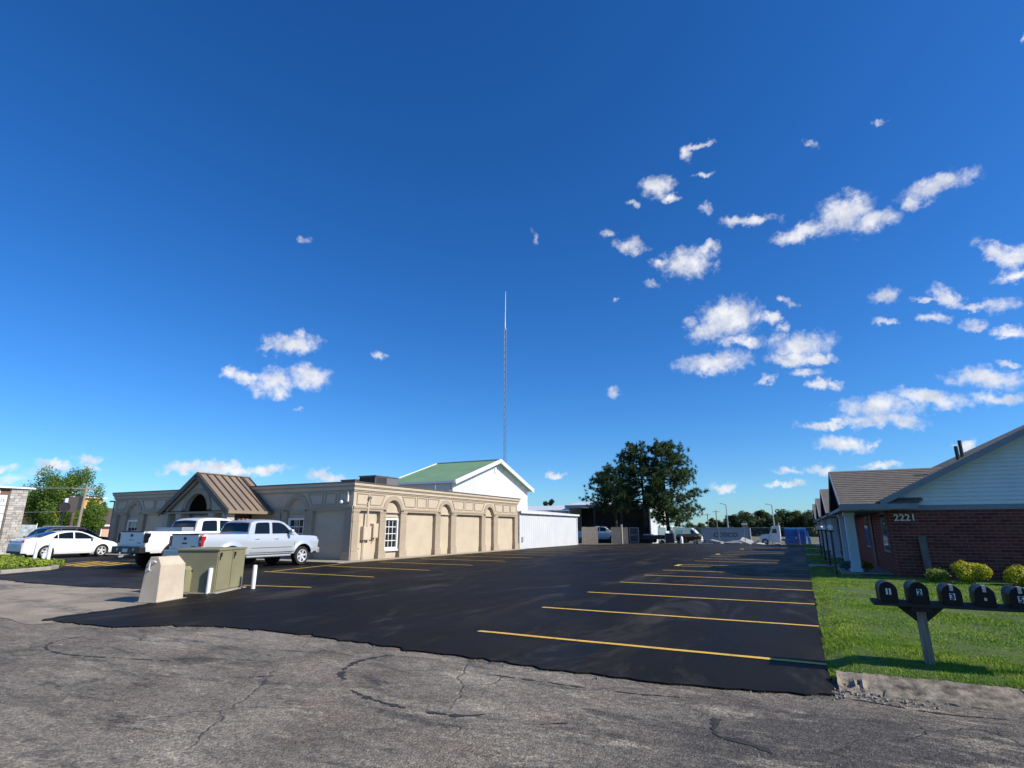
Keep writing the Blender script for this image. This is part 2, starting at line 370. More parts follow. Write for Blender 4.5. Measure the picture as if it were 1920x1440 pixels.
        bump(h, .85, .012)
    elif kind == 'lot':
        st = noise(1.0, 6, .62, .3, (.9, .16, 1)); pa = noise(.35, 5, .6, .5)
        c = ramp(add(mul(st, .6), mul(pa, .4)), [(.36, (.0080, .0066, .0050)), (.52, (.0130, .0110, .0085)), (.66, (.029, .0255, .020))])
        dust = mul(rng(noise(.7, 7, .72, .8, (1.0, .30, 1), (3, 8, 0)), .53, .72), .55)
        c = mix(dust, c, (.095, .083, .066))
        sx = N.new('ShaderNodeSeparateXYZ'); L.new(V, sx.inputs[0])
        old = mul(rng(add(sx.outputs[0], mul(noise(.5, 5), 3.0)), -12.2, -14.4), rng(add(sx.outputs[1], mul(noise(.6, 5), 5)), 16.0, 11.0))
        c = mix(mul(old, rng(noise(.9, 7, .7, .6, (.5, 1.4, 1)), .38, .62, .15, .62)), c, (.085, .083, .078))
        wz = mul(rng(sx.outputs[1], 30, 55), .5); c = mix(wz, c, (.036, .034, .031))
        vo = voro(150); sp = ramp(vo.outputs['Color'], [(.1, (.6, .6, .6)), (.9, (1.6, 1.6, 1.6))]); c = mix(.6, c, sp, 'MULTIPLY')
        L.new(c, b.inputs['Base Color']); L.new(rng(st, .3, .7, .50, .70), b.inputs['Roughness']); b.inputs['Specular IOR Level'].default_value = .08
        bump(add(mul(vo.outputs['Distance'], -.5), mul(noise(30, 5, .7), .7)), .6, .007)
    elif kind == 'apron':
        c = ramp(noise(.8, 7, .68, .5), [(.3, (.17, .145, .11)), (.5, (.30, .255, .19)), (.72, (.42, .355, .265))])
        c = mix(mul(rng(noise(.6, 6, .7, .5, (.5, 1.6, 1)), .52, .64), .7), c, (.055, .053, .05))
        vo = voro(80); sp = ramp(vo.outputs['Color'], [(.1, (.6, .6, .6)), (.9, (1.45, 1.45, 1.4))]); c = mix(.6, c, sp, 'MULTIPLY')
        L.new(c, b.inputs['Base Color']); b.inputs['Roughness'].default_value = .92
        bump(add(mul(vo.outputs['Distance'], -.5), mul(noise(18, 6, .7), 1)), .6, .012)
    elif kind == 'turf':
        c = ramp(noise(1.1, 6, .65, .3), [(.3, (.035, .075, .010)), (.55, (.065, .12, .016)), (.75, (.14, .15, .04))])
        c = mix(mul(rng(noise(22, 5, .7), .45, .7), .45), c, (.13, .12, .06))
        L.new(c, b.inputs['Base Color']); b.inputs['Roughness'].default_value = 1.0; bump(noise(40, 5, .7), .8, .02)
    else:
        c = ramp(noise(.08, 8, .7, .4), [(.35, (.085, .10, .035)), (.5, (.15, .135, .085)), (.7, (.22, .19, .14))])
        c = mix(.6, c, ramp(noise(3, 6, .7), [(.3, (.6, .6, .6)), (.7, (1.4, 1.4, 1.4))]), 'MULTIPLY')
        L.new(c, b.inputs['Base Color']); b.inputs['Roughness'].default_value = 1.0; bump(noise(8, 6, .7), .6, .05)
    return m

# ground: one sheet to the horizon, dropping gently behind the fence
ys = [-300, -60, -20, 0, 20, 40, 60] + list(range(64, 100, 4)) + [110, 140, 200, 400, 1000, 4000]
xs = [-4000, -1000, -300, -120, -60, -30, -10, 10, 30, 80, 300, 1000, 4000]
g = MB().grid([[(x, y, hz(y) - 0.05) for x in xs] for y in ys])
tag(g.build('ground', ground_material('dry_ground', 'dirt'), smooth=True), kind='structure')

M_ROAD = ground_material('worn_road', 'road'); M_LOT = ground_material('new_asphalt', 'lot'); M_APRON = ground_material('gravel_apron', 'apron'); M_TURF = ground_material('turf_soil', 'turf')
def poly_sheet(name, pts, z, m, edge=0.35, jitter=0.0, skirt=0.0, seed=1):
    rr = random.Random(seed); P = []
    for i, a in enumerate(pts):
        b = pts[(i + 1) % len(pts)]; d = math.hypot(b[0]-a[0], b[1]-a[1]); n = max(1, min(90, int(d / edge)))
        nx, ny = (b[1]-a[1]) / max(d, 1e-6), -(b[0]-a[0]) / max(d, 1e-6)
        for k in range(n):
            j = rr.gauss(0, jitter) if 0 < k else 0
            P.append((a[0] + (b[0]-a[0]) * k / n + nx * j, a[1] + (b[1]-a[1]) * k / n + ny * j))
    from mathutils.geometry import tessellate_polygon
    V3 = [Vector((x, y, z + hz(y))) for x, y in P]; m_ = MB(); T = []
    for t in tessellate_polygon([[Vector((x, y, 0)) for x, y in P]]):
        a, b, c = (V3[i] for i in t); T.append(t if (b-a).cross(c-a).z > 0 else (t[0], t[2], t[1]))
    n = len(V3); vs = V3 + [v - Vector((0, 0, skirt)) for v in V3] if skirt else V3
    fs = T + ([(i, i+n, (i+1) % n + n, (i+1) % n) for i in range(n)] if skirt else [])
    me = bpy.data.meshes.new(name); me.from_pydata([tuple(v) for v in vs], [], [tuple(f) for f in fs]); me.materials.append(m)
    o = bpy.data.objects.new(name, me); COL.objects.link(o); return tag(o, kind='structure')
poly_sheet('road', [(-90, -40), (60, -40), (60, 7.25), (0.4, 7.25), (-1, 9), (-14, 9), (-14, 14), (-90, 14)], 0.0, M_ROAD, 40)
AP = [(-26.5, 4.2)] + [gp(-40, 1150), gp(60, 1172), gp(180, 1160), gp(330, 1122), gp(355, 1108), gp(270, 1104), gp(150, 1101), gp(60, 1095), gp(0, 1088)] + [(-27.5, 9.4)]
poly_sheet('apron', AP, 0.006, M_APRON, .3, .05, seed=4)
near = [gp(*p) for p in [(80,1163),(150,1172),(210,1178),(300,1175),(400,1176),(500,1184),(600,1196),(700,1211),(830,1229),(960,1247),(1080,1264),(1200,1279),(1330,1291),(1450,1300),(1566,1306)]]
LOT = near + [(0.16, 8.2), (0.14, 12.), (0.14, 20.), (0.16, 40.), (0.18, 64.5), (-9, 65.5), (-15, 64.), (-16.6, 60.5), (-18.2, 56.5), (-20.1, 56.0), (-20.1, 41.4), (-20.4, 22.4), (-41.5, 22.4), (-60, 24), (-62, 14), (-40, 12.6),
        (-27.2, 9.9)] + [gp(*p) for p in [(0,1087),(60,1094),(150,1100),(262,1105),(330,1110),(352,1116),(330,1124),(288,1131),(210,1145),(140,1154)]]
lot = poly_sheet('parking_lot', LOT, 0.022, M_LOT, .14, .035, skirt=.03, seed=2)

# painted stall lines, each a child of the lot
def line(a, b, w=.10, z=.0265):
    d = Vector((b[0]-a[0], b[1]-a[1], 0)); L_ = d.length; d.normalize(); n = Vector((-d.y, d.x, 0)); k = max(2, int(L_ / .25)); rows = []
    rr = random.Random(int(a[0]*100+a[1]*37)); wob = 0
    for i in range(k + 1):
        p = Vector((a[0], a[1], z)) + d * (L_ * i / k); wob = wob * .8 + rr.gauss(0, .004)
        e = .006 * rr.random()
        rows.append([p + n * (-w/2 - e + wob), p + n * (w/2 + e + wob)])
    for r_ in rows:
        for q in r_: q.z += hz(q.y)
    return MB().grid(rows).build('painted_line', M_LINE, lot, kind=None)
def line_material():
    m = bpy.data.materials.new('worn_yellow_line'); m.use_nodes = True; nt = m.node_tree; N = nt.nodes; L = nt.links; b = N['Principled BSDF']
    tc = N.new('ShaderNodeTexCoord'); n = N.new('ShaderNodeTexNoise'); n.inputs['Scale'].default_value = 14; n.inputs['Detail'].default_value = 7; n.inputs['Roughness'].default_value = .7; L.new(tc.outputs['Object'], n.inputs['Vector'])
    r = N.new('ShaderNodeValToRGB'); e = r.color_ramp.elements; e[0].position = .30; e[0].color = (.10, .07, .02, 1); e[1].position = .42; e[1].color = (.66, .40, .05, 1)
    q = e.new(.75); q.color = (.78, .52, .10, 1); L.new(n.outputs['Fac'], r.inputs[0]); L.new(r.outputs[0], b.inputs['Base Color']); b.inputs['Roughness'].default_value = .75
    return m
M_LINE = line_material()
for y, x0, x1 in [(8.27, -4.75, .10), (11.25, -4.95, .10), (14.37, -5.05, .10), (17.42, -5.07, .11), (20.4, -5.06, .11), (23.1, -4.98, .11), (25.9, -4.96, .12), (27.05, -4.96, .12), (30.25, -4.95, .12), (32.8, -4.88, .12),
                  (35.5, -4.85, .12), (38.25, -4.8, .13), (41.2, -4.8, .13), (44.3, -4.8, .13), (48.9, -4.5, .13), (52.0, -4.5, .13), (55.2, -4.5, .13)]:
    line((x0, y), (x1, y - .06), .105)
line((-5.02, 25.96), (-5.02, 26.99), .2); line((-4.86, 38.3), (-4.86, 39.3), .22); line((-4.3, 48.96), (-4.3, 49.8), .22)
line((-14.48, 11.62), (-12.28, 12.05), .10)
for i in range(1, 12): line((-18.3 - .04 * i, 12.05 + 3.42 * i + .1), (-12.85 - .11 * i, 12.05 + 3.42 * i), .10)
line((-18.1, 15.72), (-19.35, 21.6), .10); line((-19.35, 21.6), (-19.4, 40), .10)
hp = [gp(106, 1060), gp(190, 1066), gp(262, 1058), gp(170, 1053)]      # hatched island in front of the lifted truck
for i in range(4): line(hp[i], hp[(i + 1) % 4], .11)
for k in (.2, .4, .6, .8):
    a = [hp[0][j] + (hp[1][j] - hp[0][j]) * k for j in (0, 1)]; c = [hp[3][j] + (hp[2][j] - hp[3][j]) * k for j in (0, 1)]
    line((a[0] * .97 + c[0] * .03, a[1] * .97 + c[1] * .03), (a[0] * .03 + c[0] * .97, a[1] * .03 + c[1] * .97), .3)

# tar seams and old skid arcs on the road
M_TAR = mat('old_tar', (.028, .027, .026), .85, var=.4, vscale=14, bump=.8, bscale=70)
road = bpy.data.objects['road']
def seam(pix, w, seed):
    pts = [Vector((*gp(*p), 0.0045)) for p in pix]; rr = random.Random(seed); dense = []
    for i in range(len(pts) - 1):
        p0, p1, p2, p3 = pts[max(i-1, 0)], pts[i], pts[i+1], pts[min(i+2, len(pts)-1)]; n = max(4, int((p2-p1).length / .05))
        for k in range(n):
            t = k / n; dense.append(.5 * ((2*p1) + (p2-p0)*t + (2*p0-5*p1+4*p2-p3)*t*t + (3*p1-p0-3*p2+p3)*t*t*t))
    seg = []; rows = []
    for i, p in enumerate(dense[:-1]):
        d = (dense[i+1] - p).normalized(); n = Vector((-d.y, d.x, 0)); f = min(1, i / 6, (len(dense) - i) / 6) * rr.uniform(.1, 1.1)
        if rr.random() < .22: f = 0.02
        rows.append([p - n * w * f * rr.uniform(.3, .7) + n * rr.gauss(0, .006), p + n * w * f * rr.uniform(.3, .7)])
    if len(rows) > 2: MB().grid(rows).build('tar_seam', M_TAR, road)
seam([(200,1187),(140,1196),(95,1206),(88,1218),(130,1228),(220,1234),(330,1240)], .05, 1)
seam([(420,1270),(470,1270),(530,1266)], .06, 2); seam([(735,1228),(680,1238),(650,1252),(640,1268),(655,1278)], .10, 3)
seam([(655,1293),(700,1312),(770,1330),(860,1342),(930,1338)], .075, 4); seam([(1300,1330),(1340,1350),(1342,1378),(1420,1400),(1460,1425)], .11, 5)
seam([(1565,1307),(1640,1318),(1760,1338),(1915,1352)], .05, 6); seam([(900,1262),(1040,1282),(1180,1300),(1330,1312)], .04, 7)
seam([(170,1205),(240,1201)], .04, 8); seam([(1000,1360),(1080,1356),(1150,1366)], .05, 9)

# loose stones on the worn road
def pebbles():
    bm = bmesh.new(); rr = random.Random(5); base = [Vector(v) for v in ((1,0,0),(-1,0,0),(0,1,0),(0,-1,0),(0,0,1),(0,0,-1))]
    tri = ((4,0,2),(4,2,1),(4,1,3),(4,3,0),(5,2,0),(5,1,2),(5,3,1),(5,0,3))
    for i in range(2600):
        u = rr.uniform(-60, 1980); v = 1440 - (rr.random() ** 1.6) * 250
        x, y = gp(u, v + 20)
        if y > 6.3 + (0 if x < -8 else .1) : continue
        s = rr.uniform(.002, .0065) * (1.7 if rr.random() < .06 else 1); q = Euler((rr.random()*6, rr.random()*6, rr.random()*6)).to_matrix()
        vs = [bm.verts.new(q @ Vector((b.x * s * rr.uniform(.7, 1.4), b.y * s * rr.uniform(.7, 1.3), b.z * s * rr.uniform(.5, 1))) + Vector((x, y, s * .35))) for b in base]
        for t in tri: bm.faces.new([vs[k] for k in t])
    me = bpy.data.meshes.new('gravel'); bm.to_mesh(me); bm.free(); me.materials.append(mat('pebble', (.16, .15, .13), .9, col2=(.36, .34, .30), vscale=9))
    o = bpy.data.objects.new('gravel', me); COL.objects.link(o); tag(o, 'loose grey stones scattered on the worn road', 'gravel', kind='stuff')
pebbles()
def edge_crumbs():
    bm = MB(); rr = random.Random(8)
    for i in range(len(near) - 1):
        a, b = near[i], near[i + 1]; n = int(math.hypot(b[0]-a[0], b[1]-a[1]) * 70)
        for k in range(n):
            t = rr.random(); x = a[0] + (b[0]-a[0]) * t + rr.gauss(0, .02); y = a[1] + (b[1]-a[1]) * t - abs(rr.gauss(.03, .06)); s = rr.uniform(.003, .010) * (1.8 if rr.random() < .08 else 1)
            bm.obox((x, y, s * .3), s * rr.uniform(1, 1.8), s, s * .8, (rr.random(), rr.random(), rr.random() * 6))
    tag(bm.build('asphalt_crumbs', mat('crumb', (.05, .048, .045), .95, col2=(.36, .33, .28), vscale=14)), 'small crumbs along the ragged edge of the new asphalt', 'gravel', kind='stuff')
edge_crumbs()

# kerb: cast sections, the first broken away
kerb = thing('kerb', None, None); tag(kerb, kind='structure')
M_KERB = mat('kerb_concrete', (.055, .046, .034), .95, col2=(.36, .31, .235), vscale=8, bump=.9, bscale=45, detail=9)
def kerb_section(x0, x1, broken):
    rr = random.Random(int(x0 * 10)); prof = [(6.98, -.03), (7.0, .012), (7.10, .030), (7.20, .045), (7.30, .075), (7.40, .095), (7.50, .105), (7.52, .02)]; rows = []; n = 40
    for i in range(n + 1):
        x = x0 + (x1 - x0) * i / n; f = max(0, 1 - (x - x0) / 1.0) if broken else 0; row = []; er = rr.random()
        for k, (y, z) in enumerate(prof):
            dz = rr.gauss(0, .0035) - (f * rr.choice((0, .015, .03, .05)) if z > .02 and k < 6 else 0); dy = rr.gauss(0, .008) + (f * .12 * er if k < 4 else 0)
            row.append((x + rr.gauss(0, .004), y + dy - .03 * (x - .2) * .1, max(z + dz, -.03)))
        rows.append(row)
    m = MB().grid(rows); k = len(prof); m.f += [tuple(range(k)), tuple(range(n*k, n*k+k))]
    return m.build('kerb_section', M_KERB, kerb, smooth=50)
for a, b in ((.17, 1.705), (1.72, 3.22), (3.235, 4.74), (4.755, 6.3), (6.315, 8.0)): kerb_section(a, b, a < .3)
M_RUB = mat('broken_concrete', (.30, .27, .22), .95, var=.3, vscale=20, bump=.5)
rb = MB(); rr = random.Random(12)
for i in range(90):
    x = .12 + abs(rr.gauss(0, .45)); y = 6.92 + rr.gauss(0, .10); s = rr.uniform(.005, .020); rb.obox((x, y, s * .3 + .005), s * 1.6, s, s * .7, (rr.random(), rr.random(), rr.random() * 6))
tag(rb.build('kerb_rubble', M_RUB), 'crumbled concrete bits at the broken kerb end', 'rubble', kind='stuff')

# lawn: gently uneven turf sheet, blades on top
def lawn_h(x, y):
    e = smooth01((x - .1) / .35) * smooth01((y - 7.42) / .2)
    return .03 + e * (.085 - .04 * smooth01((y - 12) / 10)) + .012 * math.sin(x * 2.3 + y) * math.cos(y * 1.7)
lx = [.13, .2, .3, .45, .7, 1, 1.5, 2, 3, 4, 5, 6, 8, 11, 16, 30]; ly = [7.48, 7.55, 7.7, 8, 8.5, 9, 10, 11, 12, 13, 14, 16, 18, 20, 22, 24, 28, 34, 40, 50, 60, 65]
tag(MB().grid([[(x + (0.03 * math.sin(y * 5.1) if x < .25 else 0), y, lawn_h(x, y)) for x in lx] for y in ly]).build('lawn', M_TURF, smooth=True), kind='structure')
def grass():
    pts = []
    def area(x0, x1, y0, y1, dens, h, w):
        n = int((x1-x0) * (y1-y0) * dens); x = RNG.uniform(x0, x1, n); y = RNG.uniform(y0, y1, n)
        k = (x < .30 * y + 1.6) ; x = x[k]; y = y[k]; pts.append((x, y, np.full(len(x), h), np.full(len(x), w)))
    area(.10, 4.6, 7.43, 10, 7000, .036, .0055); area(.12, 5.6, 10, 14, 3600, .038, .008); area(.13, 7.2, 14, 22, 1500, .04, .012); area(.15, 1.7, 22, 64, 260, .05, .02)
    n = 1500; x = .13 + RNG.exponential(.03, n); pts.append((x, RNG.uniform(7.3, 14, n), np.full(n, .05), np.full(n, .007)))
    n = 2500; y = 7.42 + RNG.exponential(.03, n); pts.append((RNG.uniform(.2, 4, n), y, np.full(n, .05), np.full(n, .006)))
    x = np.concatenate([p[0] for p in pts]); y = np.concatenate([p[1] for p in pts]); h = np.concatenate([p[2] for p in pts]); w = np.concatenate([p[3] for p in pts]); n = len(x)
    e = np.clip((x-.1)/.35, 0, 1); e = e*e*(3-2*e); f = np.clip((y-7.42)/.2, 0, 1); f = f*f*(3-2*f); g_ = np.clip((y-12)/10, 0, 1); g_ = g_*g_*(3-2*g_)
    z = .03 + e*f*(.085-.04*g_) + .012*np.sin(x*2.3+y)*np.cos(y*1.7) - .004
    clump = .7 + .45*np.sin(x*7.3+np.sin(y*5.1)*2)*np.sin(y*6.1+np.cos(x*4.7)*2) + .25*np.sin(x*1.9+y*1.3)
    h = h * np.clip(clump, .45, 1.4) * RNG.uniform(.5, 1.15, n); a = RNG.uniform(0, 2*np.pi, n); l = RNG.normal(0, .45, n); l2 = RNG.normal(0, .45, n)
    V = np.empty((n, 3, 3), np.float32)
    V[:, 0] = np.stack([x-np.cos(a)*w/2, y-np.sin(a)*w/2, z], 1); V[:, 1] = np.stack([x+np.cos(a)*w/2, y+np.sin(a)*w/2, z], 1); V[:, 2] = np.stack([x+l*h, y+l2*h, z+h], 1)
    me = bpy.data.meshes.new('grass'); me.vertices.add(n*3); me.vertices.foreach_set('co', V.ravel()); me.loops.add(n*3); me.loops.foreach_set('vertex_index', np.arange(n*3, dtype=np.int32))
    me.polygons.add(n); me.polygons.foreach_set('loop_start', np.arange(0, n*3, 3, dtype=np.int32)); me.update(); me.validate()
    m = mat('grass_blade', (.12, .25, .010), .6, col2=(.38, .48, .04), vscale=1.3, detail=9, spec=.25)
    nt = m.node_tree; b = nt.nodes['Principled BSDF']; b.inputs['Subsurface Weight'].default_value = 0.0
    me.materials.append(m); o = bpy.data.objects.new('grass', me); COL.objects.link(o); tag(o, 'short green lawn grass between the parking lot and brick house', 'grass', kind='stuff')
grass()
# walks of poured concrete
tag(MB().box(-20.24, -19.6, 20.8, 41.3, 0, .05).box(-41.4, -20.26, 20.8, 22.2, 0, .05).build('walkway', M_CONC, bevel=.01), kind='structure')
tag(MB().box(.16, 2.6, 27.4, 28.5, .02, .105).build('path', mat('path_concrete', (.42, .40, .35), .9, var=.15, bump=.3), bevel=.01), kind='structure')
tag(MB().box(.16, 2.6, 38.7, 39.9, .02, .11).build('path', MATS['path_concrete'], bevel=.01), kind='structure')
tag(MB().box(.16, 2.6, 50.0, 51.4, .02, .11).build('path', MATS['path_concrete'], bevel=.01), kind='structure')

# ================================================================== TAN STUCCO BUILDING
M_STUC = mat('cream_stucco', (.52, .44, .325), .9, var=.07, vscale=1.2, bump=.35, bscale=55)
M_TRIM = mat('tan_stucco_trim', (.385, .315, .23), .9, var=.07, vscale=1.5, bump=.35, bscale=55)
M_CAP = mat('brown_metal_cap', (.13, .105, .085), .55, .2, var=.1)
M_BROOF = mat('brown_metal_roof', (.30, .235, .175), .48, .25, var=.08, vscale=.8, rvar=.07)
M_SEAM = mat('shaded_seam', (.12, .085, .06), .6, .1)  # ribs darker than the roof, their shaded sides put into the colour
M_GLASSW = mat('window_glass', (.02, .026, .032), .05, spec=.8)
def arc2(c, r, z, a0, a1, n): return [(c + r * math.cos(a0 + (a1-a0) * i / n), z + r * math.sin(a0 + (a1-a0) * i / n)) for i in range(n + 1)]
def inset(poly, d):
    n = len(poly); out = []; A = sum(poly[i][0]*poly[(i+1) % n][1] - poly[(i+1) % n][0]*poly[i][1] for i in range(n)); s = 1 if A > 0 else -1
    for i in range(n):
        p0, p1, p2 = Vector(poly[i-1]), Vector(poly[i]), Vector(poly[(i+1) % n]); d1 = (p1-p0).normalized(); d2 = (p2-p1).normalized()
        n1 = Vector((-d1.y, d1.x)) * s; n2 = Vector((-d2.y, d2.x)) * s; b = n1 + n2; b = b / max(b.dot(n1), .4) if b.length > 1e-4 else n1
        out.append((p1.x + b.x * d, p1.y + b.y * d))
    return out
ZB, ZA, ZF, ZT = 0.0, 2.50, 3.46, 3.96        # ground, band, frieze top, parapet top
def stucco_wall(root, P, length, pils, arches, windows, skip=(), cut=None):
    """P(s, z, d) -> world; pils (s0,s1); arches (s0,s1)"""
    def bx(s0, s1, z0, z1, d0, d1): 
        return MB().prism([(s0, z0), (s1, z0), (s1, z1), (s0, z1)], lambda s, z: P(s, z, d0), lambda s, z: P(s, z, d1))
    wall = root['_wall_obj'] if False else None
    # band under the frieze, broken by the arches
    segs = []; a = 0.0
    for s0, s1 in arches: segs.append((a, s0)); a = s1
    segs.append((a, length))
    for s0, s1 in segs:
        bx(s0 - .0, s1 + .0, ZA, ZA + .10, .0, .035).build('band', M_TRIM, root); bx(s0, s1, ZA + .10, ZA + .22, .0, .065).build('band', M_TRIM, root, bevel=.012)
    # frieze with arched cut-outs (front skin 0.17 deep)
    cols = []
    st = sorted(set([0, length] + [x for s0, s1 in arches for x in [s0, s1] + [(s0+s1)/2 + (s1-s0)/2 * math.cos(t * math.pi / 16) for t in range(17)]]))
    def zb(s, side):
        for s0, s1 in arches:
            if s0 - 1e-6 <= s <= s1 + 1e-6 and not ((abs(s-s0) < 1e-6 and side < 0) or (abs(s-s1) < 1e-6 and side > 0)):
                r = (s1-s0)/2; c = (s0+s1)/2; return ZA + math.sqrt(max(0, r*r-(s-c)**2))
        return ZA
    m = MB()
    for i in range(len(st) - 1):
        a, b = st[i], st[i+1]; za, zb_ = zb(a, 1), zb(b, -1)
        m.add([P(a, za, 0), P(b, zb_, 0), P(b, ZF, 0), P(a, ZF, 0), P(a, za, -.17), P(b, zb_, -.17)], [(0, 1, 2, 3), (0, 4, 5, 1)])
    m.build('frieze', M_STUC, root, merge=True)
    # cornice: stepped courses and a metal cap
    for z0, z1, d in ((3.46, 3.545, .04), (3.545, 3.70, .085), (3.70, 3.76, .13), (3.76, 3.90, .17)):
        bx(-d if cut is None else .12, length + d, z0, z1, -.12, d).build('cornice_course', M_TRIM if d in (.04, .13) else M_STUC, root)
    bx(-.2 if cut is None else .2, length + .2, 3.90, ZT, -.2, .2).build('parapet_cap', M_CAP, root)
    for s0, s1 in pils:
        p = bx(s0, s1, .48, ZA, -.16, .05).build('pilaster', M_TRIM, root, bevel=.01)
        bx(s0 - .05, s1 + .05, 0, .42, -.16, .10).build('base', M_TRIM, p, bevel=.012); bx(s0 - .025, s1 + .025, .42, .48, -.16, .075).build('base_moulding', M_TRIM, p)
        bx(s0 - .02, s1 + .02, 1.96, 2.02, -.16, .062).build('necking', M_TRIM, p); bx(s0 - .03, s1 + .03, ZA - .07, ZA - .002, -.16, .075).build('capital', M_TRIM, p)
    for k, (s0, s1) in enumerate(arches):
        c = (s0+s1)/2; r = (s1-s0)/2; o = arc2(c, r + .24, ZA, 0, math.pi, 20); i_ = arc2(c, r, ZA, 0, math.pi, 20)
        mm = MB().ring(o + [(c - r, ZA)][:0], i_, lambda s, z: P(s, z, -.03), lambda s, z: P(s, z, .05)); 
        n = 21; mm.f = [f for f in mm.f if not ({f[0] % n, f[1] % n} == {0, n-1})]
        mm.f += [(0, n, 3*n, 2*n), (n-1, 2*n-1, 4*n-1, 3*n-1)]
        mm.build('arch', M_TRIM, root, smooth=40)
        bx(s0, s1, ZA - .10, ZA, -.17, -.10).build('arch_sill', M_STUC, root)
    # raised mouldings of the frieze panels
    edges = [0.0]; cells = []
    for s0, s1 in arches: cells.append((edges[-1], s0, None, ((s0+s1)/2, (s1-s0)/2))); edges.append(s1)
    bounds = []; prev = None; a = 0.0
    for s0, s1 in list(arches) + [(length, None)]:
        bounds.append((a, s0, prev, (s0, s1) if s1 else None)); 
        if s1: a = s1; prev = (s0, s1)
    zl, zt = ZA + .30, ZF - .06
    for a, b, L_, R_ in bounds:
        a2 = a + (.34 if L_ else .16); b2 = b - (.34 if R_ else .16); n = max(1, round((b2 - a2) / 1.12)); w = (b2 - a2) / n
        for i in range(n):
            p0 = a2 + i * w + .07; p1 = a2 + (i+1) * w - .07
            if any(q0 < (p0 + p1) / 2 < q1 for q0, q1 in skip): continue
            poly = [(p0, zl), (p1, zl), (p1, zt), (p0, zt)]
            if i == 0 and L_: poly = [(p0, zl), (p1, zl), (p1, zt), (p0 - .33, zt), (p0 - .2, zt - .22)]
            if i == n - 1 and R_: poly = [(p0, zl), (p1, zl), (p1 + .2, zt - .22), (p1 + .33, zt), (p0, zt)]
            f = MB().ring(poly, inset(poly, .055), lambda s, z: P(s, z, -.01), lambda s, z: P(s, z, .032)); f.build('frieze_panel', M_TRIM, root)
    for (s0, s1) in windows:
        z0, z1 = .55, 2.10; w = MB().prism([(s0, z0), (s1, z0), (s1, z1), (s0, z1)], lambda s, z: P(s, z, -.165), lambda s, z: P(s, z, -.125)).build('window', M_WHITE, root)
        fr = [(s0 - .06, z0 - .06), (s1 + .06, z0 - .06), (s1 + .06, z1 + .06), (s0 - .06, z1 + .06)]
        MB().ring(fr, inset(fr, .10), lambda s, z: P(s, z, -.165), lambda s, z: P(s, z, -.06)).build('frame', M_WHITE, w)
        cw = (s1 - s0 - .08) / 3; rh = (z1 - z0 - .08) / 4
        for i in range(3):
            for j in range(4):
                q0 = s0 + .04 + i * cw; t0 = z0 + .04 + j * rh
                MB().prism([(q0 + .022, t0 + .022), (q0 + cw - .022, t0 + .022), (q0 + cw - .022, t0 + rh - .022), (q0 + .022, t0 + rh - .022)], lambda s, z: P(s, z, -.13), lambda s, z: P(s, z, -.119)).build('pane', M_GLASSW, w)
        bx(s0 - .12, s1 + .12, z0 - .15, z0 - .065, -.165, -.02).build('sill', M_WHITE, w, bevel=.01)
        bx(s0 - .05, s1 + .05, z1 + .10, z1 + .20, -.165, -.08).build('lintel', M_STUC, root); 
tb = thing('stucco_building', 'cream stucco commercial building with arched bays, tan pilasters and brown gabled entrance', 'building', (-20.3, 22.3, 0))
bx0, bx1, by0, by1 = -41.35, -20.3, 22.3, 41.4
MB().box(bx0 + .16, bx1 - .16, by0 + .16, by1 - .02, 0, 3.5).build('wall', M_STUC, tb)
MB().box(bx0 + .2, bx1 - .2, by0 + .2, by1 - .05, 3.5, 3.55).build('roof_deck', mat('roof_membrane', (.35, .34, .32), .9, var=.1), tb)
MB().box(bx0 + .02, bx1 - .16, by1 - .018, by1, 0, 3.90).build('rear_wall', M_STUC, tb); MB().box(bx0, bx0 + .155, by0 + .16, by1 - .02, 0, 3.90).build('side_wall', M_STUC, tb)
stucco_wall(tb, lambda s, z, d: (-20.3 + d, 22.3 + s, z), 19.1, [(0, .45), (2.1, 2.6), (3.9, 4.45), (7.4, 7.95), (9.2, 9.8), (13.2, 13.75), (15.0, 15.65), (18.5, 19.1)],
            [(2.6, 3.9), (7.95, 9.2), (13.75, 15.0)], [(2.72, 3.78)], cut=1)
stucco_wall(tb, lambda s, z, d: (-41.35 + s, 22.3 - d, z), 21.05, [(0, .5), (1.05, 1.6), (2.95, 3.5), (7.6, 8.1), (15.4, 15.9), (16.0, 16.4), (17.75, 18.3), (20.55, 21.05)],
            [(1.6, 2.95), (16.4, 17.75)], [(1.72, 2.83), (16.52, 17.63)], skip=[(9.4, 15.6)])
# meter boxes, conduits, lamp on the walls
M_BOXP = mat('cream_box_paint', (.58, .49, .36), .6, var=.06)
def sidebox(y0, y1, z0, z1, d, nm):
    b = MB().box(-20.46, -20.3 + d, y0, y1, z0, z1).build(nm, M_BOXP, tb, bevel=.012); MB().box(-20.3 + d - .001, -20.3 + d + .012, y0 + .04, y1 - .04, z0 + .04, z1 - .04).build('cover', M_BOXP, b, bevel=.006)
sidebox(23.15, 23.75, 1.02, 1.72, .05, 'meter_box'); sidebox(23.88, 24.28, 1.12, 1.86, .08, 'meter_box')
for y, z0, z1 in ((23.32, 0, 1.02), (23.42, 1.72, 3.18), (23.36, 1.72, 2.95), (24.05, .9, 1.12)):
    MB().tube([(-20.36 + (.12 if z1 > 2.4 else 0), y, z0), (-20.36 + (.12 if z1 > 2.4 else 0), y, z1)], .03, 8).build('conduit', M_BOXP, tb)
MB().tube([(-20.24, 23.42, 3.18), (-20.18, 23.42, 3.24), (-20.08, 23.42, 3.16)], [.045, .06, .05], 8).build('weatherhead', M_STEEL, tb)
MB().tube([(-20.40, 22.95, .62), (-20.36, 22.95, .62), (-20.33, 22.95, .55)], .025, 6).build('hose_bib', M_STEEL, tb)
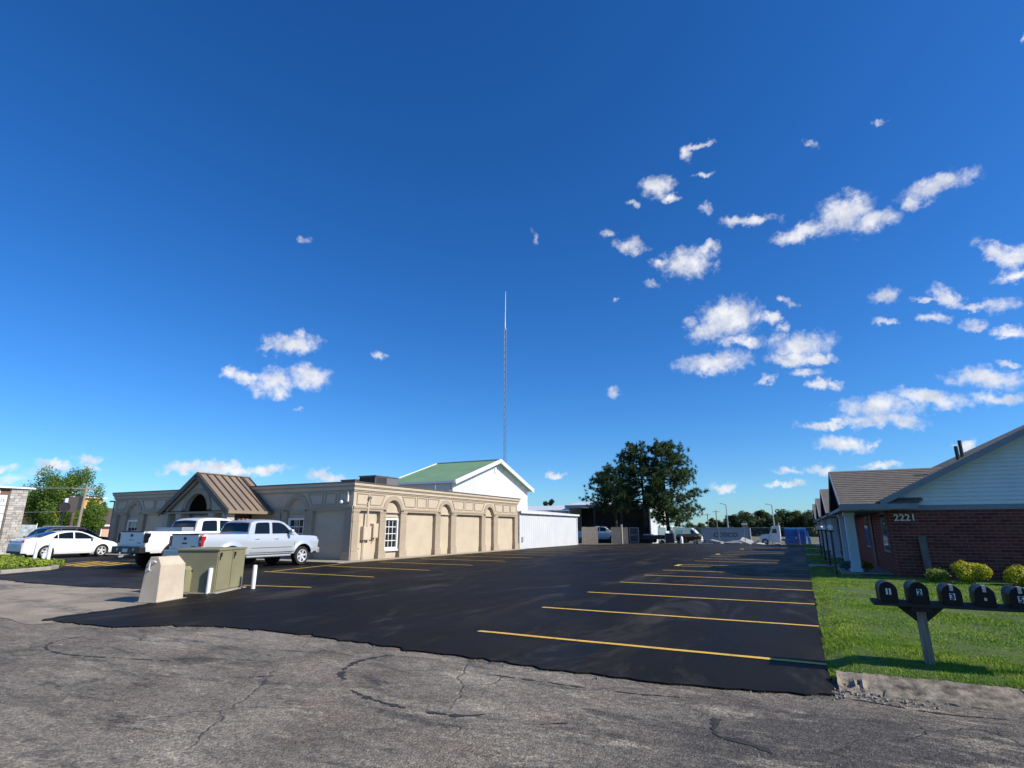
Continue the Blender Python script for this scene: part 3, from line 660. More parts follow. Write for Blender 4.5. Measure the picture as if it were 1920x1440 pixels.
MB().lathe([(.02, 0), (.07, .02), (.10, .10), (.09, .16), (.02, .19)], 12, 'y', (-20.95, 22.02, 2.92)).build('wall_lamp', M_WHITE, tb, smooth=True)
MB().box(-20.62, -20.56, 22.16, 22.24, 2.95, 3.45).build('downpipe', M_WHITE, tb)
# entrance portico
PX, PY0, PZ, PE, PH = -28.95, 19.5, 4.53, 2.50, 2.87
por = MB()
def gable_front(s, z, y): return (PX + s, y, z)
outer = [(-2.62, PE + .02), (-.92, PE + .02)] + [(p[0], p[1]) for p in arc2(0, .92, PE + .02, math.pi, 0, 16)][1:-1] + [(.92, PE + .02), (2.62, PE + .02), (0, PE + .02 + 2.62 * (PZ - PE) / PH)]
def concave(name, poly, f0, f1, m, par):
    from mathutils.geometry import tessellate_polygon
    n = len(poly); vs = [f0(*p) for p in poly] + [f1(*p) for p in poly]; fs = []
    for t in tessellate_polygon([[Vector((p[0], p[1], 0)) for p in poly]]): fs += [tuple(t), tuple(i + n for i in reversed(t))]
    fs += [(i, (i+1) % n, n+(i+1) % n, n+i) for i in range(n)]
    return MB().add(vs, fs).build(name, m, par)
concave('portico_gable', outer, lambda s, z: (PX+s, PY0 + .25, z), lambda s, z: (PX+s, PY0 + .45, z), M_STUC, tb)
o = arc2(0, 1.2, PE + .02, 0, math.pi, 20); i_ = arc2(0, .92, PE + .02, 0, math.pi, 20)
mm = MB().ring(o, i_, lambda s, z: (PX+s, PY0 + .26, z), lambda s, z: (PX+s, PY0 + .19, z)); n = 21
mm.f = [f for f in mm.f if not ({f[0] % n, f[1] % n} == {0, n-1})] + [(0, n, 3*n, 2*n), (n-1, 2*n-1, 4*n-1, 3*n-1)]
mm.build('portico_arch', M_TRIM, tb, smooth=40)
sl_ = (PZ - PE) / PH
for sgn in (-1, 1):
    a = (PX + sgn * PH, PE); t = .10
    MB().add([(PX, PY0, PZ), (PX, 22.75, PZ), (a[0], 22.75, a[1]), (a[0], PY0, a[1]), (PX, PY0, PZ - t), (PX, 22.75, PZ - t), (a[0], 22.75, a[1] - t), (a[0], PY0, a[1] - t)],
             [(0,1,2,3), (4,7,6,5), (0,3,7,4), (1,5,6,2), (3,2,6,7)]).build('portico_roof', M_BROOF, tb)
    for k in range(8):
        y = PY0 + .03 + k * .455
        MB().bar((PX + sgn * .02, y, PZ + .02), (a[0], y, a[1] + .02), .05, .085).build('seam', M_SEAM, tb)
    MB().bar((PX, PY0 - .03, PZ - .12), (a[0], PY0 - .03, a[1] - .12), .05, .26).build('rake_board', M_CAP, tb)
    MB().bar((PX, PY0 + .12, PZ - .32), (a[0] - sgn * .5, PY0 + .12, a[1] - .32 + .5 * sl_), .10, .16).build('rake_moulding', M_TRIM, tb)
    MB().bar((a[0] + sgn * .03, PY0 - .02, PE - .07), (a[0] + sgn * .03, 22.1, PE - .07), .10, .14).build('gutter', M_BROOF, tb)
    MB().bar((PX + sgn * .02, 22.13, PZ - .05), (a[0] + sgn * .12, 22.13, a[1] - .09), .06, .22).build('flashing', M_CAP, tb)
MB().bar((PX, PY0, PZ + .02), (PX, 22.75, PZ + .02), .20, .05).build('ridge_cap', M_BROOF, tb)
MB().add([(PX - 2.0, 22.74, PZ - 1.42), (PX + 2.0, 22.74, PZ - 1.42), (PX, 22.74, PZ - .08)], [(0, 1, 2)]).build('portico_back', M_CAP, tb)
MB().box(PX - 2.75, PX + 2.75, PY0 + .12, 22.1, PE - .12, PE - .02).build('portico_soffit', M_TRIM, tb)
for s in (-2.45, -1.35, 1.35, 2.45):
    c = MB().box(PX + s - .22, PX + s + .22, PY0 + .14, PY0 + .58, .0, PE - .125).build('portico_column', M_STUC, tb, bevel=.012); MB().box(PX + s - .28, PX + s + .28, PY0 + .08, PY0 + .64, 0, .42).build('base', M_TRIM, c, bevel=.012)
d = MB().box(PX - 1.0, PX + 1.0, 22.25, 22.46, .05, 2.35).build('entrance_door', M_DARKMET, tb)
for s in (-.48, .48): MB().box(PX + s - .40, PX + s + .40, 22.24, 22.249, .2, 2.2).build('pane', M_GLASSW, d)
# rooftop units
def hvac(x, y, sx, sy, h, label):
    r = thing('rooftop_unit', label, 'air conditioner', (x, y, 3.55)); m1 = mat('unit_paint', (.16, .165, .17), .6, .2, var=.1); m2 = mat('unit_grille', (.03, .031, .033), .6)
    MB().box(x - sx/2, x + sx/2, y - sy/2, y + sy/2, 3.55, 3.67).build('curb', M_STEEL, r); MB().box(x - sx/2 + .02, x + sx/2 - .02, y - sy/2 + .02, y + sy/2 - .02, 3.67, 3.55 + h - .05).build('cabinet', m1, r, bevel=.015)
    MB().box(x - sx/2 - .02, x + sx/2 + .02, y - sy/2 - .02, y + sy/2 + .02, 3.55 + h - .05, 3.55 + h).build('top_panel', m1, r)
    for k in range(14):
        MB().box(x - sx/2 + .06 + k * (sx - .12) / 14, x - sx/2 + .06 + (k + .6) * (sx - .12) / 14, y - sy/2 - .012, y - sy/2 + .015, 3.75, 3.55 + h - .1).build('louvre', m2, r)
    for k in range(10):
        MB().box(x + sx/2 - .03, x + sx/2 + .0, y - sy/2 + .08 + k * sy * .045, y - sy/2 + .08 + (k + .6) * sy * .045, 3.75, 3.55 + h - .1).build('louvre', m2, r)
    MB().lathe([(.3, 3.55 + h), (.3, 3.55 + h + .06), (.25, 3.55 + h + .07)], 16, 'z', (x, y + .2 * sy, 0)).build('fan_guard', m2, r)
hvac(-22.9, 27.3, 1.3, 2.2, 1.14, 'dark grey louvred rooftop air conditioner behind the parapet')
hvac(-24.6, 27.0, 1.2, 1.2, .98, 'low grey rooftop unit left of the big louvred one')
hvac(-31.0, 27.6, 2.2, 1.3, .93, 'grey rooftop unit just above the parapet beside the brown entrance gable')
MB().tube([(-21.4, 31.2, 3.5), (-21.4, 31.2, 4.4)], .035, 8).build('vent_pipe', M_STEEL, tb)

# ================================================================== WHITE BARN WITH GREEN ROOF + SHED
def ribbed(name, col, scale, axis, rough=.5, depth=.012, metal=0.0, var=.05):
    m = mat(name, col, rough, metal, var=var, vscale=.7); nt = m.node_tree; N = nt.nodes; L = nt.links
    tc = N.new('ShaderNodeTexCoord'); w = N.new('ShaderNodeTexWave'); w.bands_direction = axis; w.inputs['Scale'].default_value = scale; L.new(tc.outputs['Object'], w.inputs['Vector'])
    r = N.new('ShaderNodeValToRGB'); r.color_ramp.elements[0].position = .62; r.color_ramp.elements[1].position = .86; L.new(w.outputs['Fac'], r.inputs[0])
    b = N.new('ShaderNodeBump'); b.inputs['Strength'].default_value = 1.0; b.inputs['Distance'].default_value = depth; L.new(r.outputs[0], b.inputs['Height']); L.new(b.outputs[0], N['Principled BSDF'].inputs['Normal']); return m
M_SIDEY = ribbed('white_rib_y', (.62, .64, .655), .72, 'Y', depth=.045); M_SIDEX = ribbed('white_rib_x', (.62, .64, .655), .72, 'X', depth=.045)
M_GREEN = ribbed('green_metal_roof', (.20, .34, .17), .8, 'X', .55, .03, var=.10)
barn = thing('barn', 'tall white metal building with green gabled roof behind the stucco building', 'building', (-24, 37.2, 0))
by_a, by_b, byr, bxa, bxb, ez, rz_ = 37.4, 51.2, 44.5, -24.0, -29.9, 5.35, 7.62
MB().prism([(by_a, 0), (by_b, 0), (by_b, ez), (byr, rz_ - .12), (by_a, ez)], lambda y, z: (bxa, y, z), lambda y, z: (bxa - .1, y, z)).build('gable_wall', M_SIDEY, barn)
MB().prism([(by_a, 0), (by_b, 0), (by_b, ez), (byr, rz_ - .12), (by_a, ez)], lambda y, z: (bxb, y, z), lambda y, z: (bxb + .1, y, z)).build('gable_wall', M_SIDEY, barn)
MB().box(bxb + .11, bxa - .11, by_a, by_a + .1, 0, ez).build('side_wall', M_SIDEX, barn); MB().box(bxb + .11, bxa - .11, by_b - .1, by_b, 0, ez).build('side_wall', M_SIDEX, barn)
sb = (rz_ - ez) / (byr - by_a)
for s, ye in ((-1, by_a - .45), (1, by_b + .45)):
    zz = rz_ - abs(ye - byr) * sb
    MB().add([(bxa + .5, byr, rz_), (bxb - .4, byr, rz_), (bxb - .4, ye, zz), (bxa + .5, ye, zz), (bxa + .5, byr, rz_ - .1), (bxb - .4, byr, rz_ - .1), (bxb - .4, ye, zz - .1), (bxa + .5, ye, zz - .1)],
             [(0,1,2,3), (4,7,6,5), (0,3,7,4), (1,5,6,2), (3,2,6,7)]).build('roof', M_GREEN, barn)
    for x in (bxa + .53, bxb - .43): MB().bar((x, byr, rz_ - .10), (x, ye, zz - .10), .06, .34).build('rake_trim', M_WMETAL, barn)
    MB().bar((bxa + .5, ye - s * -.03, zz - .06), (bxb - .4, ye - s * -.03, zz - .06), .06, .16).build('eave_trim', M_WMETAL, barn)
MB().bar((bxa + .55, byr, rz_ + .03), (bxb - .45, byr, rz_ + .03), .30, .06).build('ridge_cap', M_WMETAL, barn)
MB().box(bxa - .02, bxa + .06, byr - .28, byr + .02, 6.45, 7.0).build('gable_vent', M_WMETAL, barn); MB().box(bxa, bxa + .12, by_a + .35, by_a + .55, 5.0, 5.3).build('corner_lamp', M_WMETAL, barn)
MB().box(bxb + .4, bxa - .2, by_a - .12, by_a - .02, 4.4, 5.25).build('side_panel', mat('grey_panel', (.45, .46, .47), .6, var=.06), barn)
shed = thing('lean_to_shed', 'long low white metal lean-to shed adjoining the stucco building', 'shed', (-20.2, 41.45, 0))
MB().box(-20.2, -20.3, 41.46, 54.9, 0, 2.86).build('front_wall', M_SIDEY, shed); MB().box(-23.9, -20.31, 54.8, 54.9, 0, 2.86).build('end_wall', M_SIDEX, shed)
MB().add([(-20.0, 41.44, 2.95), (-20.0, 55.1, 2.95), (-23.96, 55.1, 3.38), (-23.96, 41.44, 3.38), (-20.0, 41.44, 2.86), (-20.0, 55.1, 2.86), (-23.96, 55.1, 3.29), (-23.96, 41.44, 3.29)],
         [(0,1,2,3), (4,7,6,5), (0,4,5,1), (1,5,6,2), (2,6,7,3), (3,7,4,0)]).build('roof', M_WMETAL, shed)
MB().box(-20.06, -19.97, 41.44, 55.12, 2.80, 2.98).build('eave_trim', M_WMETAL, shed); MB().box(-20.22, -20.15, 41.47, 41.62, 0, 2.8).build('corner_trim', M_WMETAL, shed); MB().box(-20.22, -20.15, 54.75, 54.93, 0, 2.8).build('corner_trim', M_WMETAL, shed)
MB().box(-20.2, -20.13, 41.9, 42.15, .55, .95).build('outlet_box', mat('outlet_grey', (.3, .3, .3), .6), shed)

# ================================================================== RADIO MAST
mx_, my_ = -31.15, 60.0; mast = thing('radio_mast', 'tall slender lattice radio mast with white whip antenna rising behind barn', 'mast', (mx_, my_, 0))
M_MAST = mat('mast_steel', (.16, .20, .26), .5, .5); h0 = 26.6; legs = [(mx_ + .17 * math.cos(a), my_ + .17 * math.sin(a)) for a in (.3, .3 + 2.094, .3 + 4.189)]
for x, y in legs: MB().tube([(x, y, -.05), (x, y, h0)], .022, 6).build('leg', M_MAST, mast)
br = MB()
for k in range(60):
    z = k * h0 / 60; z2 = (k + 1) * h0 / 60
    for i in range(3):
        a, b = legs[i], legs[(i+1) % 3]
        if k % 2: a, b = b, a
        br.tube([(*a, z), (*b, z2)], .010, 4, False)
br.build('lattice_bracing', M_MAST, mast)
MB().tube([(mx_, my_, h0 - .2), (mx_, my_, h0 + 1.0)], .09, 8).build('antenna_mount', M_WMETAL, mast); MB().tube([(mx_, my_, h0 + 1.0), (mx_ + .06, my_, h0 + 5.2)], [.07, .035], 8).build('whip_antenna', M_WMETAL, mast)
MB().lathe([(.16, h0 - .05), (.16, h0 + .08)], 10, 'z', (mx_, my_, 0)).build('top_plate', M_STEEL, mast)

# ================================================================== BRICK HOUSE
M_BRICK = mat('red_brick', (.11, .018, .012), .85, col2=(.20, .036, .024), vscale=4, bump=.4, bscale=80)
M_MORT = mat('mortar', (.30, .21, .17), .95, var=.15, vscale=6, bump=.4, bscale=90)
M_SHING = mat('shingle', (.10, .085, .068), .95, col2=(.20, .175, .145), vscale=5, bump=.5, bscale=60, detail=9, stretch=(1, 3, 3))
M_SIDING = mat('pale_siding', (.62, .67, .67), .5, var=.05, vscale=2)
M_FASC = mat('grey_fascia', (.20, .215, .24), .6, var=.08)
M_SOFF = mat('soffit', (.30, .31, .32), .7)
M_COLP = mat('column_paint', (.60, .68, .72), .5, var=.05)
hx, hy, hxe, hye = 2.70, 22.5, 15.0, 66.0
house = thing('brick_house', 'long red brick house with pale clapboard gable, shingled porch roofs and number 2221', 'house', (hx, hy, 0))
MB().box(hx + .010, hxe, hy + .010, hye, 0, 2.2).build('wall_core', M_MORT, house)
# bricks, largest first as single parts
random.seed(21)
bl, bh, gj = .30, .10, .014
bverts = MB().box(0, bl - gj, -.0, .06, 0, bh - gj); bmesh_front = None
half = MB().box(0, bl / 2 - gj, 0, .06, 0, bh - gj)
def shared(mb, name, m, bev=0.0):
    me = bpy.data.meshes.new(name); me.from_pydata(mb.v, [], mb.f); me.materials.append(m); return me
BR = [shared(MB().box(0, bl - gj, 0, .06, 0, bh - gj), 'brick', mat('red_brick_%d' % k, c, .85, var=.18, vscale=6, bump=.35, bscale=80)) for k, c in enumerate(((.125, .020, .014), (.16, .029, .019), (.09, .015, .012), (.14, .036, .024)))]
rest = MB(); cnt = 0; courses = 21; cand = []
for r_ in range(courses):
    z = .09 + r_ * bh; x = hx + (0 if r_ % 2 == 0 else -bl / 2)
    while x < hxe:
        x0 = max(x, hx); x1 = min(x + bl - gj, hxe); 
        if x1 - x0 > .03: cand.append((x0, x1, z))
        x += bl
pick = set(sorted(range(len(cand)), key=lambda i: (0 if cand[i][1] - cand[i][0] > bl - gj - .01 and cand[i][0] < 6.9 else 1, cand[i][0]))[:300])
for i, (x0, x1, z) in enumerate(cand):
    dep = random.uniform(-.004, .004)
    if i in pick and x1 - x0 > bl - gj - .01:
        o = bpy.data.objects.new('brick', random.choice(BR)); COL.objects.link(o); o.parent = house; o.location = (x0 - hx, .0 + dep, z)
    else: rest.box(x0, x1, hy + dep, hy + .06 + dep, z, z + bh - gj)
rest.build('brickwork', M_BRICK, house, kind='stuff')
side = MB()
for r_ in range(courses):
    z = .09 + r_ * bh; y = hy + .06 + (0 if r_ % 2 else .15)
    while y < 36:
        if not (23.6 < y + .15 < 25.0 and z > .75): side.box(hx - .0, hx + .06, y, y + bl - gj, z, z + bh - gj)
        y += bl
side.build('brickwork', M_BRICK, house, kind='stuff')
w = MB().box(hx - .02, hx + .05, 23.6, 25.0, .8, 2.15).build('window', M_FASC, house); MB().box(hx - .03, hx - .019, 23.68, 24.92, .88, 2.08).build('pane', M_GLASSW, w)
for y in (27.0, 38.3, 49.7):
    d = MB().box(hx - .04, hx + .05, y + .9, y + 1.85, .1, 2.15).build('door', mat('door_paint', (.10, .035, .03), .6), house); MB().lathe([(.03, 0), (.035, .03), (.02, .06)], 8, 'x', (hx - .10, y + 1.05, 1.1)).build('handle', M_CHROME, d)
    ww = MB().box(hx - .03, hx + .05, y + 2.4, y + 3.9, .8, 2.1).build('window', M_FASC, house); MB().box(hx - .04, hx - .029, y + 2.48, y + 3.82, .88, 2.02).build('pane', M_GLASSW, ww)
# frieze board, gable boards, rakes
EZ = 2.18
MB().box(hx - .02, hxe, hy - .03, hy + .03, EZ - .0, EZ + .16).build('frieze_board', M_FASC, house)
gx0 = 2.0; apx = (gx0 + 15.7) / 2; gsl = (4.57 - 2.5) / (6.47 - 2.45); gz0 = 2.27
def roofz(x): return gz0 + (x - gx0) * gsl if x < apx else gz0 + (15.7 - x) * gsl
MB().prism([(hx + .02, EZ + .16), (hxe, EZ + .16), (hxe, roofz(hxe) - .12), (apx, roofz(apx) - .14), (hx + .02, max(roofz(hx + .02) - .12, EZ + .17))], lambda x, z: (x, hy + .03, z), lambda x, z: (x, hy + .06, z)).build('gable_backing', M_FASC, house)
z = EZ + .16; k = 0; bd = .128
while z < roofz(apx) - .3:
    xa = max(hx - .0, gx0 + (z + .12 - gz0) / gsl + .05); xb = min(hxe, 15.7 - (z + .12 - gz0) / gsl - .05); xa2 = max(hx, gx0 + (z + bd + .12 - gz0) / gsl + .05); xb2 = min(hxe, 15.7 - (z + bd + .12 - gz0) / gsl - .05)
    if xb2 <= xa2: break
    MB().add([(xa, hy - .03, z), (xb, hy - .03, z), (xb2, hy + .008, z + bd), (xa2, hy + .008, z + bd), (xa, hy + .02, z), (xb, hy + .02, z), (xb2, hy + .02, z + bd), (xa2, hy + .02, z + bd)], [(0,1,2,3), (4,7,6,5), (0,4,5,1), (3,2,6,7), (0,3,7,4), (1,5,6,2)]).build('siding_board', M_SIDING, house)
    z += bd
def slab(name, a, b, c, d, t, m, par):      # quad a-b-c-d (top) with thickness t downwards
    A = [Vector(p) for p in (a, b, c, d)]; B = [p - Vector((0, 0, t)) for p in A]
    return MB().add(A + B, [(0,1,2,3), (7,6,5,4), (0,4,5,1), (1,5,6,2), (2,6,7,3), (3,7,4,0)]).build(name, m, par)
fy = hy - .45
slab('main_roof', (gx0 - .15, fy, roofz(gx0) - .15 * gsl), (apx, fy, roofz(apx)), (apx, hye + .4, roofz(apx)), (gx0 - .15, hye + .4, roofz(gx0) - .15 * gsl), .05, M_SHING, house)
slab('main_roof', (apx, fy, roofz(apx)), (15.85, fy, gz0 - .05), (15.85, hye + .4, gz0 - .05), (apx, hye + .4, roofz(apx)), .05, M_SHING, house)
MB().bar((gx0 + .45, fy - .02, roofz(gx0 + .45) - .10), (apx, fy - .02, roofz(apx) - .10), .05, .17).build('rake_board', M_FASC, house); MB().bar((apx, fy - .02, roofz(apx) - .10), (15.7, fy - .02, gz0 - .10), .05, .17).build('rake_board', M_FASC, house)
MB().add([(gx0 + .4, fy, roofz(gx0 + .4) - .16), (apx, fy, roofz(apx) - .16), (apx, hy + .03, roofz(apx) - .16), (gx0 + .4, hy + .03, roofz(gx0 + .4) - .16)], [(0, 1, 2, 3)]).build('rake_soffit', M_SOFF, house)
MB().prism([(hx - .30, EZ + .10), (hx + .74, EZ + .10), (hx + .12, EZ + .25)], lambda x, z: (x, fy - .01, z), lambda x, z: (x, hy, z)).build('eave_return', M_SHING, house)
# shingle courses on the porch roofs are strips; each porch is a cross gable
def porch(yc, hw, first):
    x0 = 1.31; ez_, rz2 = 2.38, 3.80; s = (rz2 - ez_) / hw; xr = gx0 + (rz2 - gz0) / gsl + .6
    for sg in (-1, 1):
        ye = yc + sg * hw
        slab('porch_roof', (x0, yc, rz2), (xr, yc, rz2), (3.42 if sg < 0 else xr, ye, ez_), (x0, ye, ez_), .05, M_SHING, house)
        n = 18 if first and sg < 0 else 0
        for k in range(n):
            t0 = k / n; t1 = (k + 1) / n; ya, yb = ye + (yc - ye) * t0, ye + (yc - ye) * t1; za, zb_ = ez_ + (rz2 - ez_) * t0, ez_ + (rz2 - ez_) * t1
            xe = 3.42 + (xr - 3.42) * t0 - .01
            MB().add([(x0, ya - .02, za + .018), (xe, ya - .02, za + .018), (xe, yb, zb_ + .006), (x0, yb, zb_ + .006), (x0, ya - .02, za - .01), (xe, ya - .02, za - .01)], [(0,1,2,3), (0,4,5,1)]).build('shingle_course', M_SHING, house)
        MB().bar((x0 - .02, yc, rz2 - .08), (x0 - .02, ye, ez_ - .08), .05, .17).build('porch_rake', M_FASC, house)
    MB().prism([(yc - hw + .4, ez_ - .05), (yc + hw - .4, ez_ - .05), (yc, rz2 - .25)], lambda y, z: (x0 + .35, y, z), lambda y, z: (x0 + .40, y, z)).build('porch_gable', mat('gable_brown', (.055, .05, .05), .8), house)
    MB().box(x0 - .05, hx, yc - hw + .05, yc + hw - .05, ez_ - .20, ez_ - .10).build('porch_ceiling', M_SOFF, house)
    MB().box(x0 - .06, hx + (.75 if first else 0), yc - hw - .05, yc - hw + .045, ez_ - .17, ez_ + .0).build('porch_fascia', M_FASC, house)
    MB().box(1.15, hx - .01, yc - hw + 1.6, yc + hw - .5, 0.02, .11).build('porch_slab', M_CONC, house)
    for y in (yc - 1.45, yc + 1.9):
        c = MB().box(1.50, 1.80, y - .15, y + .15, .11, ez_ - .2).build('porch_column', M_COLP, house); MB().box(1.46, 1.84, y - .19, y + .19, .09, .22).build('base', M_COLP, c, bevel=.01); MB().box(1.46, 1.84, y - .19, y + .19, ez_ - .32, ez_ - .205).build('capital', M_COLP, c, bevel=.01)
        for q in (-.10, -.02, .06): MB().box(1.53 + .0, 1.77, 0, 0, 0, 0) if False else MB().box(1.55 + q + .08, 1.58 + q + .08, y - .157, y - .149, .25, ez_ - .35).build('fluting', M_SIDING, c)
for i, yc in enumerate((25.75, 37.15, 48.55, 59.9)): porch(yc, 3.72, i == 0)
for x, y, h in ((5.35, 25.0, .48), (5.75, 26.2, .62)):
    MB().tube([(x, y, roofz(x) - .1), (x, y, roofz(x) + h)], .06, 8).build('vent_pipe', M_DARKMET, house)
text_mesh('2221', .30, .012, 'house_number', mat('number_metal', (.72, .68, .60), .5), house, wall_mtx((2.80, hy - .022, 1.85), (1, 0, 0), (0, 0, 1)), .004, sx=1.02)
# slab standing for an unidentified brown strip on the wall
MB().bar((3.42, 22.40, .06), (3.50, 22.44, 1.36), .22, .04)
tag(MB().bar((3.50, 22.38, .05), (3.46, 22.46, 1.36), .22, .04).build('plank', mat('strip_brown', (.15, .125, .105), .9, var=.25, vscale=6, stretch=(4, 4, .6), bump=.3)), 'narrow brown strip leaning upright against the brick wall', 'plank')

# ================================================================== MAILBOXES
M_POST = mat('weathered_post', (.15, .125, .095), .92, col2=(.30, .265, .21), vscale=7, bump=.6, bscale=50, stretch=(5, 5, .5))
M_BOARD = mat('dark_board', (.022, .019, .017), .8, var=.3, vscale=8, bump=.3)
M_MBOX = mat('black_mailbox_paint', (.007, .0075, .008), .5, var=.2, spec=.25, vscale=5, rvar=.1)
M_STICK = mat('sticker_white', (.70, .72, .70), .5); M_STICKT = mat('sticker_teal', (.50, .66, .66), .5); M_INK = mat('number_ink', (.012, .014, .02), .6)
gz = .105
px_, py_ = gp(1747, 1250, gz)[0] - .012, gp(1747, 1250, gz)[1] + .05
ms = thing('mailbox_stand', 'weathered wooden post with dark shelf board carrying the row of mailboxes', 'mailbox stand', (px_, py_, gz - .03))
bz = .775; yf = py_ - .20
MB().add(*(lambda P: (P.v, P.f))(MB().bar((px_ + .012, py_, gz - .05), (px_ - .0, py_, bz - .05), .092, .092))).build('post', M_POST, ms, bevel=.006)
MB().box(px_ - .46, px_ + 1.38, yf, yf + .44, bz - .035, bz).build('shelf_board', M_BOARD, ms, bevel=.004)
MB().box(px_ - .10, px_ + .10, yf + .05, yf + .39, bz - .09, bz - .036).build('shelf_rail', M_BOARD, ms)
for s in (-1, 1): MB().prism([(s * .048, bz - .037), (s * .24, bz - .037), (s * .048, bz - .21)], lambda x, z: (px_ + x, py_ - .03, z), lambda x, z: (px_ + x, py_ + .03, z)).build('brace', M_BOARD, ms)
MB().box(px_ + 1.22, px_ + 1.30, py_ - .045, py_ + .045, gz - .05, bz - .046).build('post', M_POST, ms, bevel=.006)
def arch_profile(w, h, n=10, g=0.0):
    r = w / 2; return [(-r - g, 0 - g)] + [(r + g, -g)] + [((r + g) * math.cos(t), h - r + (r + g) * math.sin(t)) for t in (math.pi * k / n for k in range(n + 1))]
def mailbox(dx, num, w, h, hasp, sticker, rz, label, flag=False, tilt=0.0):
    r = thing('mailbox', label, 'mailbox', (px_ + dx, yf + .02, bz + .001), rz, 'black mailboxes on the shelf board')
    pr = arch_profile(w, h); L_ = .46
    MB().prism(pr, lambda x, z: (x, .0, z), lambda x, z: (x, L_, z)).build('body', M_MBOX, r, world=False, smooth=40)
    dr = MB().prism(arch_profile(w, h, g=.006), lambda x, z: (x, -.022, z + .006), lambda x, z: (x, .03, z + .006)).build('door', M_MBOX, r, world=False, smooth=40, bevel=.004)
    MB().box(-.012, .012, -.045, -.023, h - .035, h - .015).build('pull_tab', M_MBOX if not hasp else M_STEEL, dr, world=False)
    if hasp: MB().box(-.016, .016, -.036, -.0225, h - .05, h + .016).build('hasp', M_CHROME, dr, world=False); MB().box(-.016, .016, -.03, .06, h + .008, h + .016).build('hasp_strap', M_CHROME, r, world=False)
    if num:
        sw, sh = .046, .068; zc = h * .56 if not hasp else h * .46
        MB().box(-sw/2 - .002, sw/2 + .002, -.0255, -.0221, zc - sh/2, zc + sh/2).build('number_plate', sticker, dr, world=False)
        t = text_mesh(num, .083, .0008, 'number', M_INK, None, wall_mtx((0, -.0268, zc - .029), (1, 0, 0), (0, 0, 1)), .0035, 'CENTER', sx=.95); t.parent = dr
    else:
        MB().box(-.012, .012, -.0255, -.0221, h * .32, h * .32 + .03).build('lock', M_CHROME, dr, world=False)
    if flag: MB().box(w/2 + .002, w/2 + .008, .10, .13, h * .3, h * .95).build('flag', M_RED, r, world=False)
    return r
mailbox(-.30, '1', .165, .215, False, M_STICK, 0, 'small black mailbox numbered 1 at the free end of shelf'); mailbox(-.005, '2', .165, .225, False, M_STICKT, 0, 'black mailbox with number 2 right above the weathered post')
mailbox(.295, '3', .165, .205, True, M_STICK, R(-3), 'black mailbox with big number 3 sticker and silver hasp'); mailbox(.585, '', .165, .205, True, M_STICK, R(-5), 'black mailbox without number, silver hasp and lock')
mailbox(.885, '5', .165, .205, True, M_STICK, R(-4), 'black mailbox with number 5 sticker and silver hasp'); mailbox(1.18, '', .165, .205, False, M_STICK, 0, 'black mailbox beside number 5 at the far shelf end')

# ================================================================== SHRUBS
def leaf_cloud(name, m, parent, centers, n, size, seed, flat=.6, inner=.25):
    g_ = np.random.default_rng(seed); C = np.array([c[:3] for c in centers]); Rr = np.array([c[3] for c in centers]); Zs = np.array([c[4] if len(c) > 4 else 1.0 for c in centers])
    wgt = Rr**2 / (Rr**2).sum(); idx = g_.choice(len(C), n, p=wgt); d = g_.normal(size=(n, 3)); d /= np.linalg.norm(d, axis=1)[:, None]
    rad = Rr[idx] * (inner + (1 - inner) * g_.random(n) ** .5) * g_.uniform(.85, 1.12, n); p = d * rad[:, None]; p[:, 2] *= Zs[idx]; p += C[idx]
    a = g_.normal(size=(n, 3)); a -= d * (a * d).sum(1)[:, None] * flat; a /= np.linalg.norm(a, axis=1)[:, None]; b = np.cross(d + .5 * g_.normal(size=(n, 3)), a); b /= np.linalg.norm(b, axis=1)[:, None]
    s = size * g_.uniform(.6, 1.3, n)[:, None]
    V = np.empty((n, 4, 3), np.float32); V[:, 0] = p - a * s; V[:, 1] = p + b * s * .55; V[:, 2] = p + a * s; V[:, 3] = p - b * s * .55
    me = bpy.data.meshes.new(name); me.vertices.add(n*4); me.vertices.foreach_set('co', V.ravel()); me.loops.add(n*4); me.loops.foreach_set('vertex_index', np.arange(n*4, dtype=np.int32))
    me.polygons.add(n); me.polygons.foreach_set('loop_start', np.arange(0, n*4, 4, dtype=np.int32)); me.update(); me.validate(); me.materials.append(m)
    o = bpy.data.objects.new(name, me); COL.objects.link(o); o.parent = parent; return o
def leafmat(name, c1, c2, scale=2.0, tr=.25):
    if name in MATS: return MATS[name]
    m = mat(name, c1, .55, col2=c2, vscale=scale, detail=8, spec=.3); nt = m.node_tree; N = nt.nodes; L = nt.links; b = N['Principled BSDF']; o = N['Material Output']
    t = N.new('ShaderNodeBsdfTranslucent'); t.inputs[0].default_value = (*[min(1, x * 1.5) for x in c2], 1); mx = N.new('ShaderNodeMixShader'); mx.inputs[0].default_value = tr
    L.new(b.outputs[0], mx.inputs[1]); L.new(t.outputs[0], mx.inputs[2]); L.new(mx.outputs[0], o.inputs[0]); return m
M_GOLD = leafmat('golden_leaf', (.20, .24, .012), (.46, .44, .03), 5); M_GREENS = leafmat('shrub_leaf', (.09, .15, .02), (.26, .32, .06), 5)
def shrub(x, y, r, h, m, n, seed, label, flower=None):
    t = thing('shrub', label, 'shrub', (x, y, .06), group='shrubs along the brick wall'); rr = random.Random(seed)
    cs = [(rr.uniform(-.5, .5) * r, rr.uniform(-.5, .5) * r, h * rr.uniform(.35, .7), r * rr.uniform(.35, .55), .85) for _ in range(9)]
    o = leaf_cloud('foliage', m, t, cs, n, .035, seed, inner=.5)
    st = MB()
    for k in range(6): st.tube([(0, 0, -.05), (rr.uniform(-.3, .3) * r, rr.uniform(-.3, .3) * r, h * .5)], [.02, .008], 5)
    st.build('stem', M_POST, t, world=False)
